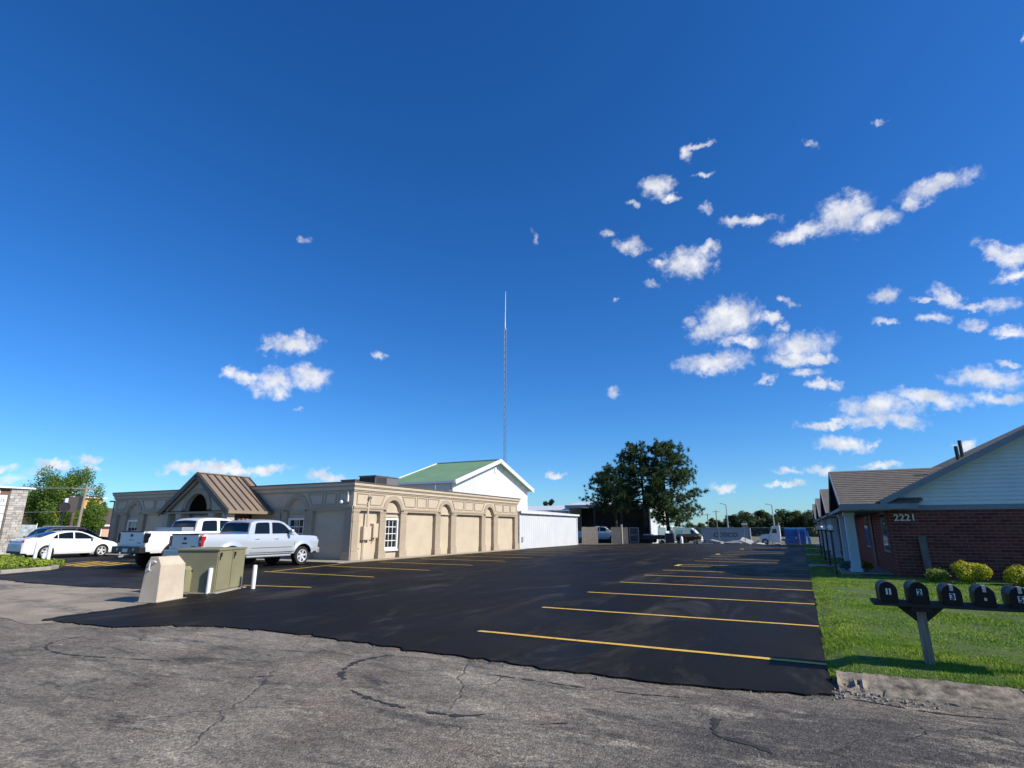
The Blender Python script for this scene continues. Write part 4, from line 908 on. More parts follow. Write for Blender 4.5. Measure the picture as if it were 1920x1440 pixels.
shrub(3.45, 21.0, .42, .36, M_GREENS, 2200, 3, 'low loose green shrub at the foot of the leaning strip'); shrub(4.22, 20.7, .50, .66, M_GOLD, 5200, 4, 'round bright yellow-green shrub in front of the brick wall')
shrub(5.35, 20.7, .50, .50, M_GOLD, 3600, 5, 'spreading yellow-green shrub right of the round one'); shrub(2.0, 24.7, .25, .45, leafmat('amber_leaf', (.25, .16, .01), (.42, .30, .02), 5), 900, 6, 'small amber shrub in porch shade beside the white column')
shrub(1.35, 24.5, .25, .55, leafmat('bluish_leaf', (.05, .12, .10), (.12, .24, .20), 5), 700, 7, 'small bluish shrub in front of the white porch column')
# slim dark posts with pale caps along the porches
for k, y in enumerate((22.9, 27.6, 32.5, 38.0)):
    t = thing('yard_lamp', ['slim black lamp post beside the first porch column', 'slim black lamp post before the first porch path', 'slim black lamp post between the first two porches', 'slim black lamp post at the second porch path'][k], 'lamp post', (.95, y, .04), group='black lamp posts along the porches')
    MB().tube([(0, 0, -.05), (0, 0, 1.45)], .035, 8).build('post', M_BLACKP, t, world=False); MB().lathe([(.09, 1.45), (.10, 1.48), (.06, 1.50)], 10).build('collar', M_BLACKP, t, world=False)
    MB().lathe([(.05, 1.50), (.085, 1.55), (.09, 1.63), (.05, 1.68), (.01, 1.69)], 10).build('globe', M_WHITE, t, world=False, smooth=True)

# ================================================================== UTILITY CABINETS, BOLLARDS
def yaw_of(a, b): return math.atan2(b[1] - a[1], b[0] - a[0])
M_PED = mat('cream_concrete_box', (.52, .44, .34), .85, var=.10, vscale=3, bump=.25, bscale=70)
M_CABG = mat('olive_cabinet', (.23, .215, .125), .6, var=.10, vscale=1.6, rvar=.1)
a = gp(293, 1130, .02); ang = R(110)           # lit face runs along local x, local +y goes away behind it
ped = thing('utility_pedestal', 'cream utility pedestal box with sloping chamfered top', 'utility box', (a[0], a[1], .0), ang)
LW = .86
MB().prism([(0, 0), (.04, .80), (.13, .98), (.33, .98), (.41, .80), (.45, 0)], lambda y, z: (0.03 if z > .5 else 0, y, z), lambda y, z: (LW - (.0 if z < .5 else .02 if z < .9 else .16), y, z)).build('housing', M_PED, ped, world=False, bevel=.012)
MB().tube([(.02, .16, .86), (-.015, .18, .89), (-.02, .27, .89), (-.02, .29, .72), (.02, .29, .69)], .014, 6).build('handle', M_WHITE, ped, world=False)
MB().box(-.05, LW + .05, -.05, .50, -.04, .03).build('pad', M_CONC, ped, world=False)
a = gp(400, 1113, .02); b = gp(452, 1102, .02); ang = yaw_of(a, b); LW = math.hypot(b[0]-a[0], b[1]-a[1])
cab = thing('electrical_cabinet', 'large olive two-door electrical cabinet beside the cream pedestal', 'electrical cabinet', (a[0], a[1], 0), ang)
MB().box(0, LW, 0, 1.05, .04, 1.05).build('cabinet_body', M_CABG, cab, world=False, bevel=.01); MB().box(-.03, LW + .03, -.04, 1.08, 1.05, 1.10).build('lid', M_CABG, cab, world=False, bevel=.01)
for k in (0, 1):
    d = MB().box(.02 + k * LW / 2, LW / 2 - .015 + k * LW / 2 + (-.005 if k else 0), -.022, .0, .08, 1.04).build('door', M_CABG, cab, world=False, bevel=.006)
    MB().box(.06 + k * LW / 2, .12 + k * LW / 2, -.05, -.022, .90, 1.0).build('latch', M_BLACKP, d, world=False)
    MB().box(.05 + k * LW / 2, .09 + k * LW / 2, -.035, -.022, .82, .93).build('padlock', M_BLACKP, d, world=False)
MB().box(-.08, LW + .08, -.10, 1.12, -.03, .045).build('pad', M_CONC, cab, world=False)
a = gp(346, 1116, .02); b = gp(375, 1114, .02)
sc_ = thing('electrical_cabinet', 'small low olive cabinet between pedestal and the large two-door cabinet', 'electrical cabinet', (-13.86, 9.36, 0), R(102))
MB().prism([(0, .02), (.0, .62), (.06, .68), (.62, .66), (.62, .02)], lambda y, z: (0, y, z), lambda y, z: (.48, y, z)).build('cabinet_body', M_CABG, sc_, world=False, bevel=.01)
MB().box(.03, .45, -.018, 0, .06, .60).build('door', M_CABG, sc_, world=False, bevel=.005); MB().box(.20, .28, -.03, -.018, .54, .59).build('latch', M_BLACKP, sc_, world=False)
M_BOLW = mat('bollard_white', (.78, .78, .76), .5, var=.06, vscale=8)
def bollard(x, y, h, r, label, stain=False, lean=0.0):
    t = thing('bollard', label, 'bollard', (x, y, 0), 0, 'white pipe bollards'); t.rotation_euler = (0, lean, 0)
    MB().lathe([(r, -.02), (r, h - .03), (r * .8, h - .008), (r * .3, h)], 14).build('pipe', M_BOLW, t, world=False, smooth=40)
    if stain: 
        st = MB(); rr = random.Random(3)
        for k in range(7):
            a0 = R(-118) + rr.uniform(-.3, .3); z = rr.uniform(.08, .40); st.grid([[((r + .0025) * math.cos(a0 + q * .12), (r + .0025) * math.sin(a0 + q * .12), z + w_) for q in range(-1, 3)] for w_ in (0, rr.uniform(.03, .12))])
        st.build('red_scuff', mat('red_scuff', (.42, .07, .06), .7, var=.2), t, world=False)
p = gp(388, 1113, .02); bollard(p[0] + .04, p[1] - .02, .64, .055, 'white bollard with red scuff marks before the olive cabinets', True, R(1.5))
p = gp(474, 1104, .02); bollard(p[0], p[1], .64, .055, 'clean white bollard standing right of the olive cabinet')

# ================================================================== VEHICLES
def interp(pts):
    X = [p[0] for p in pts]; Z = [p[1] for p in pts]
    return lambda x: float(np.interp(x, X, Z))
def vehicle(root, L, W, top, sill, arches, gh, paint, belt, tumble, wins, glass_f, glass_r, bed=None, endr=.18, endd=.35, flare=.03, liner=True, crown=.03, nose=None):
    ft = interp(top); dk = M_BLACKP
    xs = sorted(set([round(x, 4) for x in list(np.linspace(0, L, 64)) + list(np.linspace(0, endd, 8)) + list(np.linspace(L - endd, L, 8)) + [xc + s * r * q for xc, zc, r in arches for s in (-1, 1) for q in (1.0, .995, .97, .93, .85, .75, .6, .4, .2, 0)]]))
    def half(x, z, zt):
        w = W
        if x < endd: q = (endd - x) / endd; w -= endr * .55 * (1 - math.sqrt(max(0, 1 - q * q)))
        if x > L - endd: q = (x - L + endd) / endd; w -= endr * (1 - math.sqrt(max(0, 1 - q * q)))
        t = (z - sill) / max(zt - sill, .01); w -= .05 * max(0, (.35 - t) / .35) ** 2 + .055 * max(0, (t - .62) / .38) ** 2
        for xc, zc, r in arches:
            d = math.hypot(x - xc, z - zc); w += flare * math.exp(-((d - r) / .10) ** 2) if z > zc - .1 else 0
        return w
    def zb(x):
        z = sill + (.06 if x < .25 or x > L - .3 else 0)
        for xc, zc, r in arches:
            if abs(x - xc) <= r: z = max(z, zc + math.sqrt(max(0, r * r - (x - xc) ** 2)))
        return z
    n = 12; body = MB()
    for s in (-1, 1):
        rows = []
        for x in xs:
            zt = ft(x); b_ = min(zb(x), zt - .05); rows.append([(x, s * half(x, b_ + (zt - b_) * k / n, zt), b_ + (zt - b_) * k / n) for k in range(n + 1)])
        body.grid(rows)
    m = 8
    for i0, i1 in [(0, len(xs) - 1)]:
        rows = []
        for x in xs:
            zt = ft(x); w = half(x, zt, zt)
            if bed and bed[0] < x < bed[1]: rows.append(None); continue
            rows.append([(x, -w + 2 * w * k / m, zt + crown * (1 - (2 * k / m - 1) ** 2)) for k in range(m + 1)])
        seg = []
        for r_ in rows + [None]:
            if r_ is None:
                if len(seg) > 1: body.grid(seg)
                seg = []
            else: seg.append(r_)
    for x in (xs[0], xs[-1]):
        zt = ft(x); b_ = zb(x); body.grid([[(x, -half(x, z, zt) + 2 * half(x, z, zt) * k / m, z + (crown * (1 - (2 * k / m - 1) ** 2) if j == n else 0)) for k in range(m + 1)] for j, z in ((j, b_ + (zt - b_) * j / n) for j in range(n + 1))])
    if bed:
        for s in (-1, 1): body.grid([[(x, s * half(x, ft(x), ft(x)), ft(x)), (x, s * (W - .16), ft(x) + .004), (x, s * (W - .16), ft(x) - .25)] for x in xs if bed[0] - .09 <= x <= bed[1] + .09])
        body.grid([[(bed[0], -W + .16, ft(.2)), (bed[0], W - .16, ft(.2))], [(bed[0], -W + .16, .8), (bed[0], W - .16, .8)]])
    o = body.build('body', paint, root, world=False, smooth=38, merge=True)
    if bed: MB().box(bed[0], bed[1], -W + .15, W - .15, ft(.5) - .45, ft(.5) - .25).build('bed_liner', dk, root, world=False)
    # underbody and wheel wells
    ub = MB(); rows = []
    for x in xs: rows.append([(x, -W + .07, min(zb(x), ft(x) - .06) + .012), (x, W - .07, min(zb(x), ft(x) - .06) + .012)])
    ub.grid(rows); 
    for xc, zc, r in arches: ub.box(xc - r - .02, xc + r + .02, -W + .34, W - .34, sill + .02, zc + r)
    ub.box(.3, L - .3, -W + .15, W - .15, sill + .015, sill + .10); ub.build('underbody', dk, root, world=False)
    # greenhouse
    fr = interp(gh); gx = sorted(set([round(x, 4) for x in list(np.linspace(gh[0][0], gh[-1][0], 46)) + [p[0] for p in gh]]))
    wb = W - .065
    def wz(z): return wb - max(0, z - belt) * tumble
    rows = []
    for x in gx:
        zr = max(fr(x), belt + .012); rad = min(.10, (zr - belt) * .45); row = []
        half_row = []
        for k in range(5): z = belt - .03 + (zr - rad - belt + .03) * k / 4; half_row.append((wz(z), z))
        for k in range(1, 5):
            t = math.pi / 2 * k / 4; w0 = wz(zr - rad); half_row.append((w0 - rad * 1.3 * (1 - math.cos(t)), zr - rad + rad * math.sin(t)))
        wl = half_row[-1][0]
        for k in range(1, 4): half_row.append((wl * (1 - k / 3.0), zr + .03 * (1 - (1 - k / 3.0) ** 2)))
        row = [(x, -y, z) for y, z in half_row] + [(x, y, z) for y, z in reversed(half_row[:-1])]; rows.append(row)
    MB().grid(rows).build('cab', paint, root, world=False, smooth=40)
    for poly in wins:
        for s in (-1, 1):
            MB().prism(poly, lambda x, z: (x, s * (wz(z) - .02), z), lambda x, z: (x, s * (wz(z) + .006), z)).build('side_window', M_GLASSD, root, world=False)
    for nm, (xa, xb), side_ in (('windshield', glass_f, 1), ('rear_window', glass_r, -1)):
        rws = []
        for i in range(9):
            x = xa + (xb - xa) * i / 8; zr = max(fr(x), belt + .012); rad = min(.10, (zr - belt) * .45); wl = wz(zr - rad) - rad * 1.15
            rws.append([(x + side_ * .008, -wl + 2 * wl * k / 8, zr + .03 * (1 - (2 * k / 8 - 1) ** 2) * (1 if True else 0) + .008) for k in range(9)])
        MB().grid(rws).build(nm, M_GLASSD, root, world=False, smooth=True)
    return half, zb, ft, wz
def wheel(root, x, y, z, r, w, spokes, side, rimr, alloy=None, dark=False):
    t = bpy.data.objects.new('wheel', None); COL.objects.link(t); t.parent = root; t.location = (x, y, z); t.empty_display_size = .2
    s = side; 
    MB().lathe([(rimr, -w/2), (r * .93, -w/2), (r, -w/2 + .035), (r, w/2 - .035), (r * .93, w/2), (rimr, w/2)], 28, 'y', caps=False).build('tyre', M_RUBBER, t, world=False, smooth=50)
    MB().lathe([(rimr * 1.0, w/2 - .005), (rimr * .93, w/2 - .02), (rimr * .9, w/2 - .07)], 28, 'y') 
    al = alloy or M_ALU
    rim = MB().ring([(rimr * 1.01 * math.cos(q), rimr * 1.01 * math.sin(q)) for q in (2 * math.pi * k / 28 for k in range(28))], [(rimr * .90 * math.cos(q), rimr * .90 * math.sin(q)) for q in (2 * math.pi * k / 28 for k in range(28))], lambda a, b_: (a, s * (w/2 + .004), b_), lambda a, b_: (a, s * (w/2 - .06), b_))
    for k in range(spokes):
        q = 2 * math.pi * k / spokes + .2; c, sn = math.cos(q), math.sin(q); wd = rimr * (.17 if spokes > 5 else .20)
        rim.add([(c * rr_ * rimr - sn * ww, s * (w/2 - dd), sn * rr_ * rimr + c * ww) for rr_, dd in ((.12, .03), (.95, .008)) for ww in (-wd * .9, wd * .9)] + [(c * rr_ * rimr - sn * ww, s * (w/2 - .09), sn * rr_ * rimr + c * ww) for rr_ in (.12, .95) for ww in (-wd, wd)],
                [(0, 1, 3, 2), (0, 2, 6, 4), (1, 5, 7, 3)])
    rim.lathe([(rimr * .05, s * (w/2 - .01)), (rimr * .20, s * (w/2 - .02)), (rimr * .24, s * (w/2 - .08))], 14, 'y')
    rim.build('rim', al, t, world=False, smooth=30)
    MB().lathe([(rimr * .92, s * (w/2 - .10)), (.02, s * (w/2 - .10))], 20, 'y').build('brake_disc', M_DARKMET, t, world=False)
    return t
def carpaint(name, col, metal=0.0): return mat(name, col, .32, metal, coat=.8, spec=.5, var=.015, vscale=2)
def seamline(root, pts, half, ft, sides=(-1,), w=.017):
    for s in sides:
        rows = []
        for x, z in pts: y = s * (half(x, z, ft(x)) + .0025); rows.append((x, y, z))
        m = MB()
        for i in range(len(rows) - 1):
            a_, b_ = Vector(rows[i]), Vector(rows[i+1]); d = (b_ - a_); n_ = Vector((d.z, 0, -d.x)).normalized() * w / 2; m.add([a_ - n_, a_ + n_, b_ + n_, b_ - n_], [(0, 1, 2, 3)])
        m.build('door_seam', M_BLACKP, root, world=False)
M_MARK = mat('badge_dark', (.02, .02, .024), .4); M_LAMP = mat('headlamp', (.55, .57, .60), .12, spec=.8)
def pickup(name, label, loc, rz, paint, dz, tyre, lifted):
    r = thing(name, label, 'pickup truck', loc, rz, None)
    L, W, sill = 5.9, 1.0, .52 + dz; zc = tyre; ar = .50 + (.05 if lifted else 0)
    arches = [(1.28, zc + .02, ar), (4.92, zc + .02, ar)]; h = lambda z: z + dz
    top = [(0, h(1.28)), (.05, h(1.36)), (2.0, h(1.36)), (2.08, h(1.30)), (4.2, h(1.29)), (4.7, h(1.29)), (5.3, h(1.275)), (5.66, h(1.25)), (5.82, h(1.20)), (5.88, h(1.10)), (5.9, h(1.0))]
    gh = [(2.04, h(1.28)), (2.08, h(1.45)), (2.16, h(1.72)), (2.24, h(1.84)), (2.4, h(1.905)), (2.8, h(1.94)), (3.3, h(1.945)), (3.7, h(1.92)), (3.92, h(1.86)), (4.2, h(1.69)), (4.48, h(1.47)), (4.68, h(1.30))]
    wins = [[(2.34, h(1.37)), (3.10, h(1.37)), (3.10, h(1.80)), (3.02, h(1.835)), (2.52, h(1.82)), (2.42, h(1.77))], [(3.24, h(1.37)), (4.30, h(1.375)), (4.26, h(1.43)), (3.92, h(1.72)), (3.72, h(1.81)), (3.56, h(1.835)), (3.24, h(1.835))]]
    half, zb, ft, wz = vehicle(r, L, W, top, sill, arches, gh, paint, h(1.29), .20, wins, (4.60, 3.86), (2.075, 2.21), bed=(.10, 1.98), endr=.11, endd=.25, flare=.05 if not lifted else .02)
    # tailgate, lamps, bumper
    tg = MB().box(-.022, .02, -.78, .78, h(.82), h(1.345)).build('tailgate', paint, r, world=False, bevel=.012)
    MB().box(-.05, -.02, -.80, .80, h(1.335), h(1.385)).build('spoiler_cap', M_BLACKP, tg, world=False, bevel=.008); MB().box(-.034, -.021, -.08, .08, h(1.16), h(1.26)).build('handle', M_BLACKP, tg, world=False)
    MB().box(-.030, -.021, -.14, .14, h(1.00), h(1.06)).build('badge', M_MARK if not lifted else M_STEEL, tg, world=False); MB().box(-.028, -.021, -.70, -.42, h(.90), h(.93)).build('badge', M_MARK, tg, world=False)
    for s in (-1, 1):
        tl = MB().box(-.012, .16, min(s * .80, s * .985), max(s * .80, s * .985), h(.92), h(1.30)).build('tail_light', M_RED if not lifted else M_GLASSD, r, world=False, bevel=.02); 
        if not lifted: MB().box(-.016, .0, min(s * .86, s * .95), max(s * .86, s * .95), h(1.06), h(1.13)).build('reversing_lamp', M_LAMP, tl, world=False)
        MB().box(5.72, 5.90, min(s * .60, s * .93), max(s * .60, s * .93), h(.90), h(1.10)).build('headlight', M_LAMP, r, world=False, bevel=.02)
        mi = MB().obox((4.12, s * 1.10, h(1.42)), .14, .22, .24).build('mirror', M_BLACKP if lifted else paint, r, world=False, bevel=.04); MB().bar((4.16, s * .95, h(1.36)), (4.12, s * 1.02, h(1.38)), .05).build('arm', M_BLACKP, mi, world=False)
        for x in (2.46, 3.42): MB().obox((x, s * (half(x, h(1.16), ft(x)) + .012), h(1.16)), .20, .03, .035).build('door_handle', M_CHROME if not lifted else paint, r, world=False, bevel=.01)
        if not lifted:
            MB().tube([(1.95, s * 1.02, .46 + dz), (4.2, s * 1.02, .46 + dz)], .055, 10).build('side_step', M_CHROME, r, world=False, smooth=True)
            MB().box(2.0, 4.3, min(s * .955, s * .985), max(s * .955, s * .985), h(.545), h(.60)).build('rocker_trim', M_CHROME, r, world=False)
        else:
            for xc, zc_, ra in arches:
                out = [(xc + (ra + .07) * math.cos(q), zc_ + (ra + .07) * math.sin(q)) for q in (math.pi * k / 18 for k in range(19))]; inn = [(xc + (ra - .015) * math.cos(q), zc_ + (ra - .015) * math.sin(q)) for q in (math.pi * k / 18 for k in range(19))]
                f = MB().ring(out, inn, lambda x, z: (x, s * (W + .005), z), lambda x, z: (x, s * (W + .06), z)); f.f = [q for q in f.f if not ({q[0] % 19, q[1] % 19} == {0, 18})]; f.build('fender_flare', M_BLACKP, r, world=False, smooth=40)
    seamline(r, [(2.12, h(1.28)), (2.14, h(.62))], half, ft); seamline(r, [(3.17, h(1.28)), (3.17, h(.60))], half, ft); seamline(r, [(4.36, h(1.28)), (4.42, h(1.0)), (4.40, h(.62))], half, ft)
    seamline(r, [(2.16, h(.61)), (4.40, h(.61))], half, ft); seamline(r, [(2.2, h(.80)), (4.3, h(.80))], half, ft, w=.02)
    bm_ = M_CHROME if not lifted else M_BLACKP
    rbp = MB().box(-.20, .06, -.96, .96, h(.52), h(.78)).build('rear_bumper', bm_ if not lifted else M_BLACKP, r, world=False, bevel=.03); MB().box(-.21, -.199, -.17, .17, h(.56), h(.70)).build('licence_plate', M_WHITE, rbp, world=False)
    if lifted:
        for s in (-.55, .55): MB().lathe([(.05, -.205), (.05, -.215)], 10, 'x', (0, s, h(.66))).build('bumper_lamp', M_LAMP, rbp, world=False)
    MB().bar((-.42, 0, h(.40)), (.1, 0, h(.44)), .07).build('tow_hitch', M_STEEL, r, world=False); MB().lathe([(.02, h(.42)), (.03, h(.5)), (.03, h(.54)), (.01, h(.57))], 8, 'z', (-.38, 0, 0)).build('tow_ball', M_CHROME, r, world=False)
    MB().box(5.76, 5.965, -.98, .98, h(.50), h(.74)).build('front_bumper', bm_, r, world=False, bevel=.04); MB().box(5.86, 5.94, -.58, .58, h(.78), h(1.08)).build('grille', M_BLACKP, r, world=False, bevel=.02)
    MB().box(5.90, 5.95, -.50, .50, h(.90), h(.95)).build('grille_bar', M_CHROME, r, world=False)
    for x in (1.28, 4.92):
        for s in (-1, 1): wheel(r, x, s * (.86 if not lifted else .90), tyre, tyre, .27 if not lifted else .32, 6, s, .27 if not lifted else .25, None if not lifted else M_DARKMET)
    MB().tube([(1.28, -.8, tyre), (1.28, .8, tyre)], .07, 8).build('axle', M_DARKMET, r, world=False); MB().tube([(4.92, -.8, tyre), (4.92, .8, tyre)], .07, 8).build('axle', M_DARKMET, r, world=False)
    if lifted:
        tb_ = MB().box(1.45, 1.98, -.92, .92, h(1.20), h(1.53)).build('tool_box', mat('diamond_plate', (.40, .42, .45), .45, .6, bump=.4, bscale=60), r, world=False, bevel=.015)
    else:
        for k, (y, zz) in enumerate(((-.25, 1.965), (0, 1.975), (.25, 1.965))): MB().obox((2.42, y, h(zz)), .10, .08, .03).build('roof_marker', mat('amber', (.5, .2, .02), .3), r, world=False)
        MB().box(.5, 1.9, -.4, .6, h(1.1), h(1.39)).build('bed_cargo', mat('orange_cargo', (.35, .06, .03), .6), r, world=False, bevel=.05)
    return r
P_SILVER = carpaint('silver_paint', (.56, .60, .64), .35); P_WHITE = carpaint('truck_white_paint', (.78, .79, .79)); P_PEARL = carpaint('sedan_white_paint', (.80, .82, .81)); P_NAVY = carpaint('navy_paint', (.012, .018, .035))
pickup('pickup_truck', 'silver crew-cab pickup truck with chrome wheels parked facing the stucco building', (-21.15, 14.15, .02), R(90), P_SILVER, .0, .405, False)
pickup('pickup_truck', 'lifted white pickup truck with black bumper, dark fender flares and silver tool box', (-24.35, 14.0, .02), R(90), P_WHITE, .10, .46, True)
def sedan(label, loc, rz, paint):
    r = thing('sedan', label, 'car', loc, rz); L, W, sill = 4.88, .925, .22; ar = .37; arches = [(1.08, .335, ar), (3.86, .335, ar)]
    top = [(0, .80), (.03, .95), (.12, 1.02), (.35, 1.055), (.8, 1.06), (1.4, 1.02), (2.4, .99), (3.3, .975), (3.7, .965), (4.1, .91), (4.5, .81), (4.75, .70), (4.88, .58)]
    gh = [(.62, 1.04), (.95, 1.17), (1.25, 1.28), (1.55, 1.375), (1.85, 1.43), (2.2, 1.455), (2.55, 1.45), (2.8, 1.41), (3.1, 1.30), (3.4, 1.16), (3.78, .97)]
    wins = [[(1.30, 1.05), (1.56, 1.04), (1.56, 1.27), (1.46, 1.21)], [(1.60, 1.04), (2.32, 1.025), (2.32, 1.385), (1.98, 1.365), (1.70, 1.31), (1.60, 1.27)], [(2.40, 1.025), (3.42, 1.01), (3.30, 1.10), (3.02, 1.25), (2.78, 1.34), (2.6, 1.375), (2.40, 1.385)]]
    half, zb, ft, wz = vehicle(r, L, W, top, sill, arches, gh, paint, 1.0, .42, wins, (3.68, 2.85), (.78, 1.55), endr=.30, endd=.6, flare=.018)
    for s in (-1, 1):
        MB().prism([(.02, .86), (.0, .95), (.10, .99), (.42, .93), (.40, .88), (.12, .84)], lambda x, z: (x, s * (half(x, z, ft(x)) - .02), z), lambda x, z: (x, s * (half(x, z, ft(x)) + .006), z)).build('tail_light', M_RED, r, world=False)
        MB().prism([(4.40, .66), (4.80, .62), (4.74, .70), (4.40, .80)], lambda x, z: (x, s * (half(x, z, ft(x)) - .02), z), lambda x, z: (x, s * (half(x, z, ft(x)) + .006), z)).build('headlight', M_LAMP, r, world=False)
        MB().obox((3.28, s * 1.0, 1.06), .13, .19, .12).build('mirror', paint, r, world=False, bevel=.03)
        for x in (1.75, 2.62): MB().obox((x, s * (half(x, .90, ft(x)) + .01), .90), .19, .025, .025).build('door_handle', paint, r, world=False, bevel=.008)
    for x in (1.58, 2.36): seamline(r, [(x, .99), (x + .02, .32)], half, ft)
    seamline(r, [(3.42, .97), (3.46, .7), (3.42, .32)], half, ft); seamline(r, [(.5, .86), (1.6, .885), (3.2, .86), (4.3, .74)], half, ft, w=.012)
    MB().box(-.012, .02, -.70, .70, .885, .915).build('trunk_strip', M_CHROME, r, world=False); MB().box(-.014, .01, -.26, .26, .62, .76).build('licence_plate', M_WHITE, r, world=False); MB().box(-.01, .05, -.72, .72, .28, .40).build('rear_diffuser', M_BLACKP, r, world=False, bevel=.01)
    MB().box(4.80, 4.90, -.55, .55, .36, .56).build('grille', M_BLACKP, r, world=False, bevel=.02)
    for x in (1.08, 3.86):
        for s in (-1, 1): wheel(r, x, s * .815, .335, .335, .22, 5, s, .235)
    MB().tube([(1.08, -.8, .335), (1.08, .8, .335)], .05, 8).build('axle', M_DARKMET, r, world=False)
    return r
sedan('white four-door sedan parked behind the hedge island', (-37.75, 15.7, .02), R(90), P_PEARL)
def suv(label, loc, rz, paint):
    r = thing('suv', label, 'car', loc, rz); L, W, sill = 4.7, .93, .28; ar = .42; arches = [(.98, .37, ar), (3.72, .37, ar)]
    top = [(0, .85), (.04, 1.05), (.3, 1.09), (3.4, 1.06), (3.7, 1.05), (4.3, .98), (4.6, .86), (4.7, .7)]
    gh = [(.12, 1.08), (.3, 1.35), (.5, 1.55), (.8, 1.66), (1.5, 1.70), (2.3, 1.69), (2.7, 1.63), (3.1, 1.42), (3.55, 1.06)]
    wins = [[(.62, 1.14), (1.25, 1.12), (1.25, 1.55), (.85, 1.53)], [(1.31, 1.12), (2.12, 1.11), (2.12, 1.58), (1.31, 1.57)], [(2.2, 1.11), (3.22, 1.10), (2.75, 1.48), (2.5, 1.57), (2.2, 1.58)]]
    vehicle(r, L, W, top, sill, arches, gh, paint, 1.07, .25, wins, (3.46, 2.76), (.2, .48), endr=.2, endd=.45, flare=.02)
    for s in (-1, 1):
        MB().obox((3.1, s * 1.02, 1.16), .15, .2, .15).build('mirror', paint, r, world=False, bevel=.03); MB().box(-.01, .15, min(s * .7, s * .9), max(s * .7, s * .9), .98, 1.10).build('tail_light', M_RED, r, world=False); MB().box(4.5, 4.66, min(s * .5, s * .84), max(s * .5, s * .84), .78, .88).build('headlight', M_LAMP, r, world=False)
        MB().bar((.8, s * .62, 1.73), (2.4, s * .62, 1.73), .03).build('roof_rail', M_CHROME, r, world=False)
    for x in (.98, 3.72):
        for s in (-1, 1): wheel(r, x, s * .82, .37, .37, .23, 5, s, .25)
    return r
suv('dark navy SUV parked beyond the white sedan', (-43.9, 19.0, .02), R(90), P_NAVY)

# ================================================================== LEFT SIDE: ISLAND, SIGN, TREE, FAR HOUSES
isl = [(-25.7, 10.45), (-26.6, 12.4), (-27.3, 13.0), (-30.5, 14.1), (-36.0, 15.3), (-38.5, 14.6), (-36, 10.5), (-30, 9.8)]
def kerb_ring(name, poly, w, h, m):
    return MB().ring(poly, inset(poly, w), lambda x, y: (x, y, 0), lambda x, y: (x, y, h)).build(name, m, bevel=.02)
k_ = kerb_ring('island_kerb', isl, .20, .15, M_CONC); tag(k_, kind='structure')
poly_sheet('island_bed', inset(isl, .18), .10, M_TURF, 1.0)
t = thing('hedge', 'low clipped yellow-green hedge on the kerbed island', 'hedge', (-30.5, 12.4, .08)); rr = random.Random(4)
cs = []
for k in range(150):
    x = rr.uniform(-37.2, -27.6); y = rr.uniform(10.8, 14.6)
    if y > 13.2 + (-27.8 - x) * .19 or y < 11.2: continue
    cs.append((x + 30.5, y - 12.4, .12, .22, .8))
leaf_cloud('foliage', leafmat('hedge_leaf', (.15, .22, .015), (.34, .42, .06), 4), t, cs, 16000, .05, 8, inner=.55)
for (u, v, lb) in ((86, 1064, 'white bollard at the tip of the hedge island'), (62, 1057, 'white bollard standing behind hedge by the sedan rear wheel'), (78, 1059, 'short white bollard between two taller ones at hedge end')):
    x, y = gp(u, v, .02); bollard(x, y, 1.0 if u != 78 else .5, .075, lb, False, R(3))
# monument sign
sg = thing('monument_sign', 'stone-veneer monument sign with white tenant panels and brown top band', 'sign', (-44.6, 17.4, 0)); M_STONE = [mat('veneer_%d' % k, c, .9, var=.15, vscale=6, bump=.5, bscale=30) for k, c in enumerate(((.42, .40, .37), (.52, .50, .46), (.33, .31, .29), (.46, .42, .37)))]
SX = -44.5; s0, s1, s2 = 14.4, 17.72, 18.62; ztop = 4.12
MB().box(SX - .75, SX - .02, s1 + .01, s2 - .01, 0, ztop - .05).build('pillar_core', M_MORT, sg); rr = random.Random(9); zz = .02; stone_m = None
while zz < ztop - .1:
    hh = rr.choice((.10, .12, .15, .18)); y = s1
    while y < s2 - .02:
        ww = min(rr.uniform(.18, .42), s2 - y); 
        if s2 - (y + ww) < .1: ww = s2 - y
        MB().box(SX - .06, SX + rr.uniform(.0, .035), y + .006, y + ww - .006, zz + .006, min(zz + hh, ztop - .05) - .006).build('stone', rr.choice(M_STONE), sg); y += ww
    x = SX - .06
    while x > SX - .78:
        ww = rr.uniform(.2, .4); MB().box(max(x - ww, SX - .78) + .006, x - .006, s1 - .02, s1 + .03, zz + .006, min(zz + hh, ztop - .05) - .006).build('stone', rr.choice(M_STONE), sg); x -= ww
    zz += hh
MB().box(SX - .7, SX - .12, s0, s1 - .025, .0, ztop - .05).build('sign_cabinet', mat('sign_brown', (.17, .10, .07), .7, var=.08), sg)
MB().box(SX - .95, SX + .15, s0 - .2, s2 + .32, ztop - .05, ztop + .05).build('cap', M_WHITE, sg, bevel=.01)
M_PANEL = mat('sign_panel', (.74, .80, .80), .3); M_PTXT = mat('sign_text', (.25, .33, .38), .5)
for k in range(5):
    z0 = 1.02 + k * .50 + (.0 if k < 4 else 0); MB().box(SX - .13, SX - .075, s0 + .15, s1 - .10, z0, z0 + (.47 if k < 4 else .62)).build('tenant_panel', M_PANEL, sg, bevel=.006)
text_mesh('Rentals', .40, .004, 'lettering', M_PTXT, sg, wall_mtx((SX - .068, s1 - .18, 3.22), (0, 1, 0), (0, 0, 1)), .004, 'RIGHT'); text_mesh('23', .36, .006, 'lettering', mat('sign_number', (.75, .68, .55), .5), sg, wall_mtx((SX - .112, s1 - .45, 3.74), (0, 1, 0), (0, 0, 1)), .006, 'RIGHT')
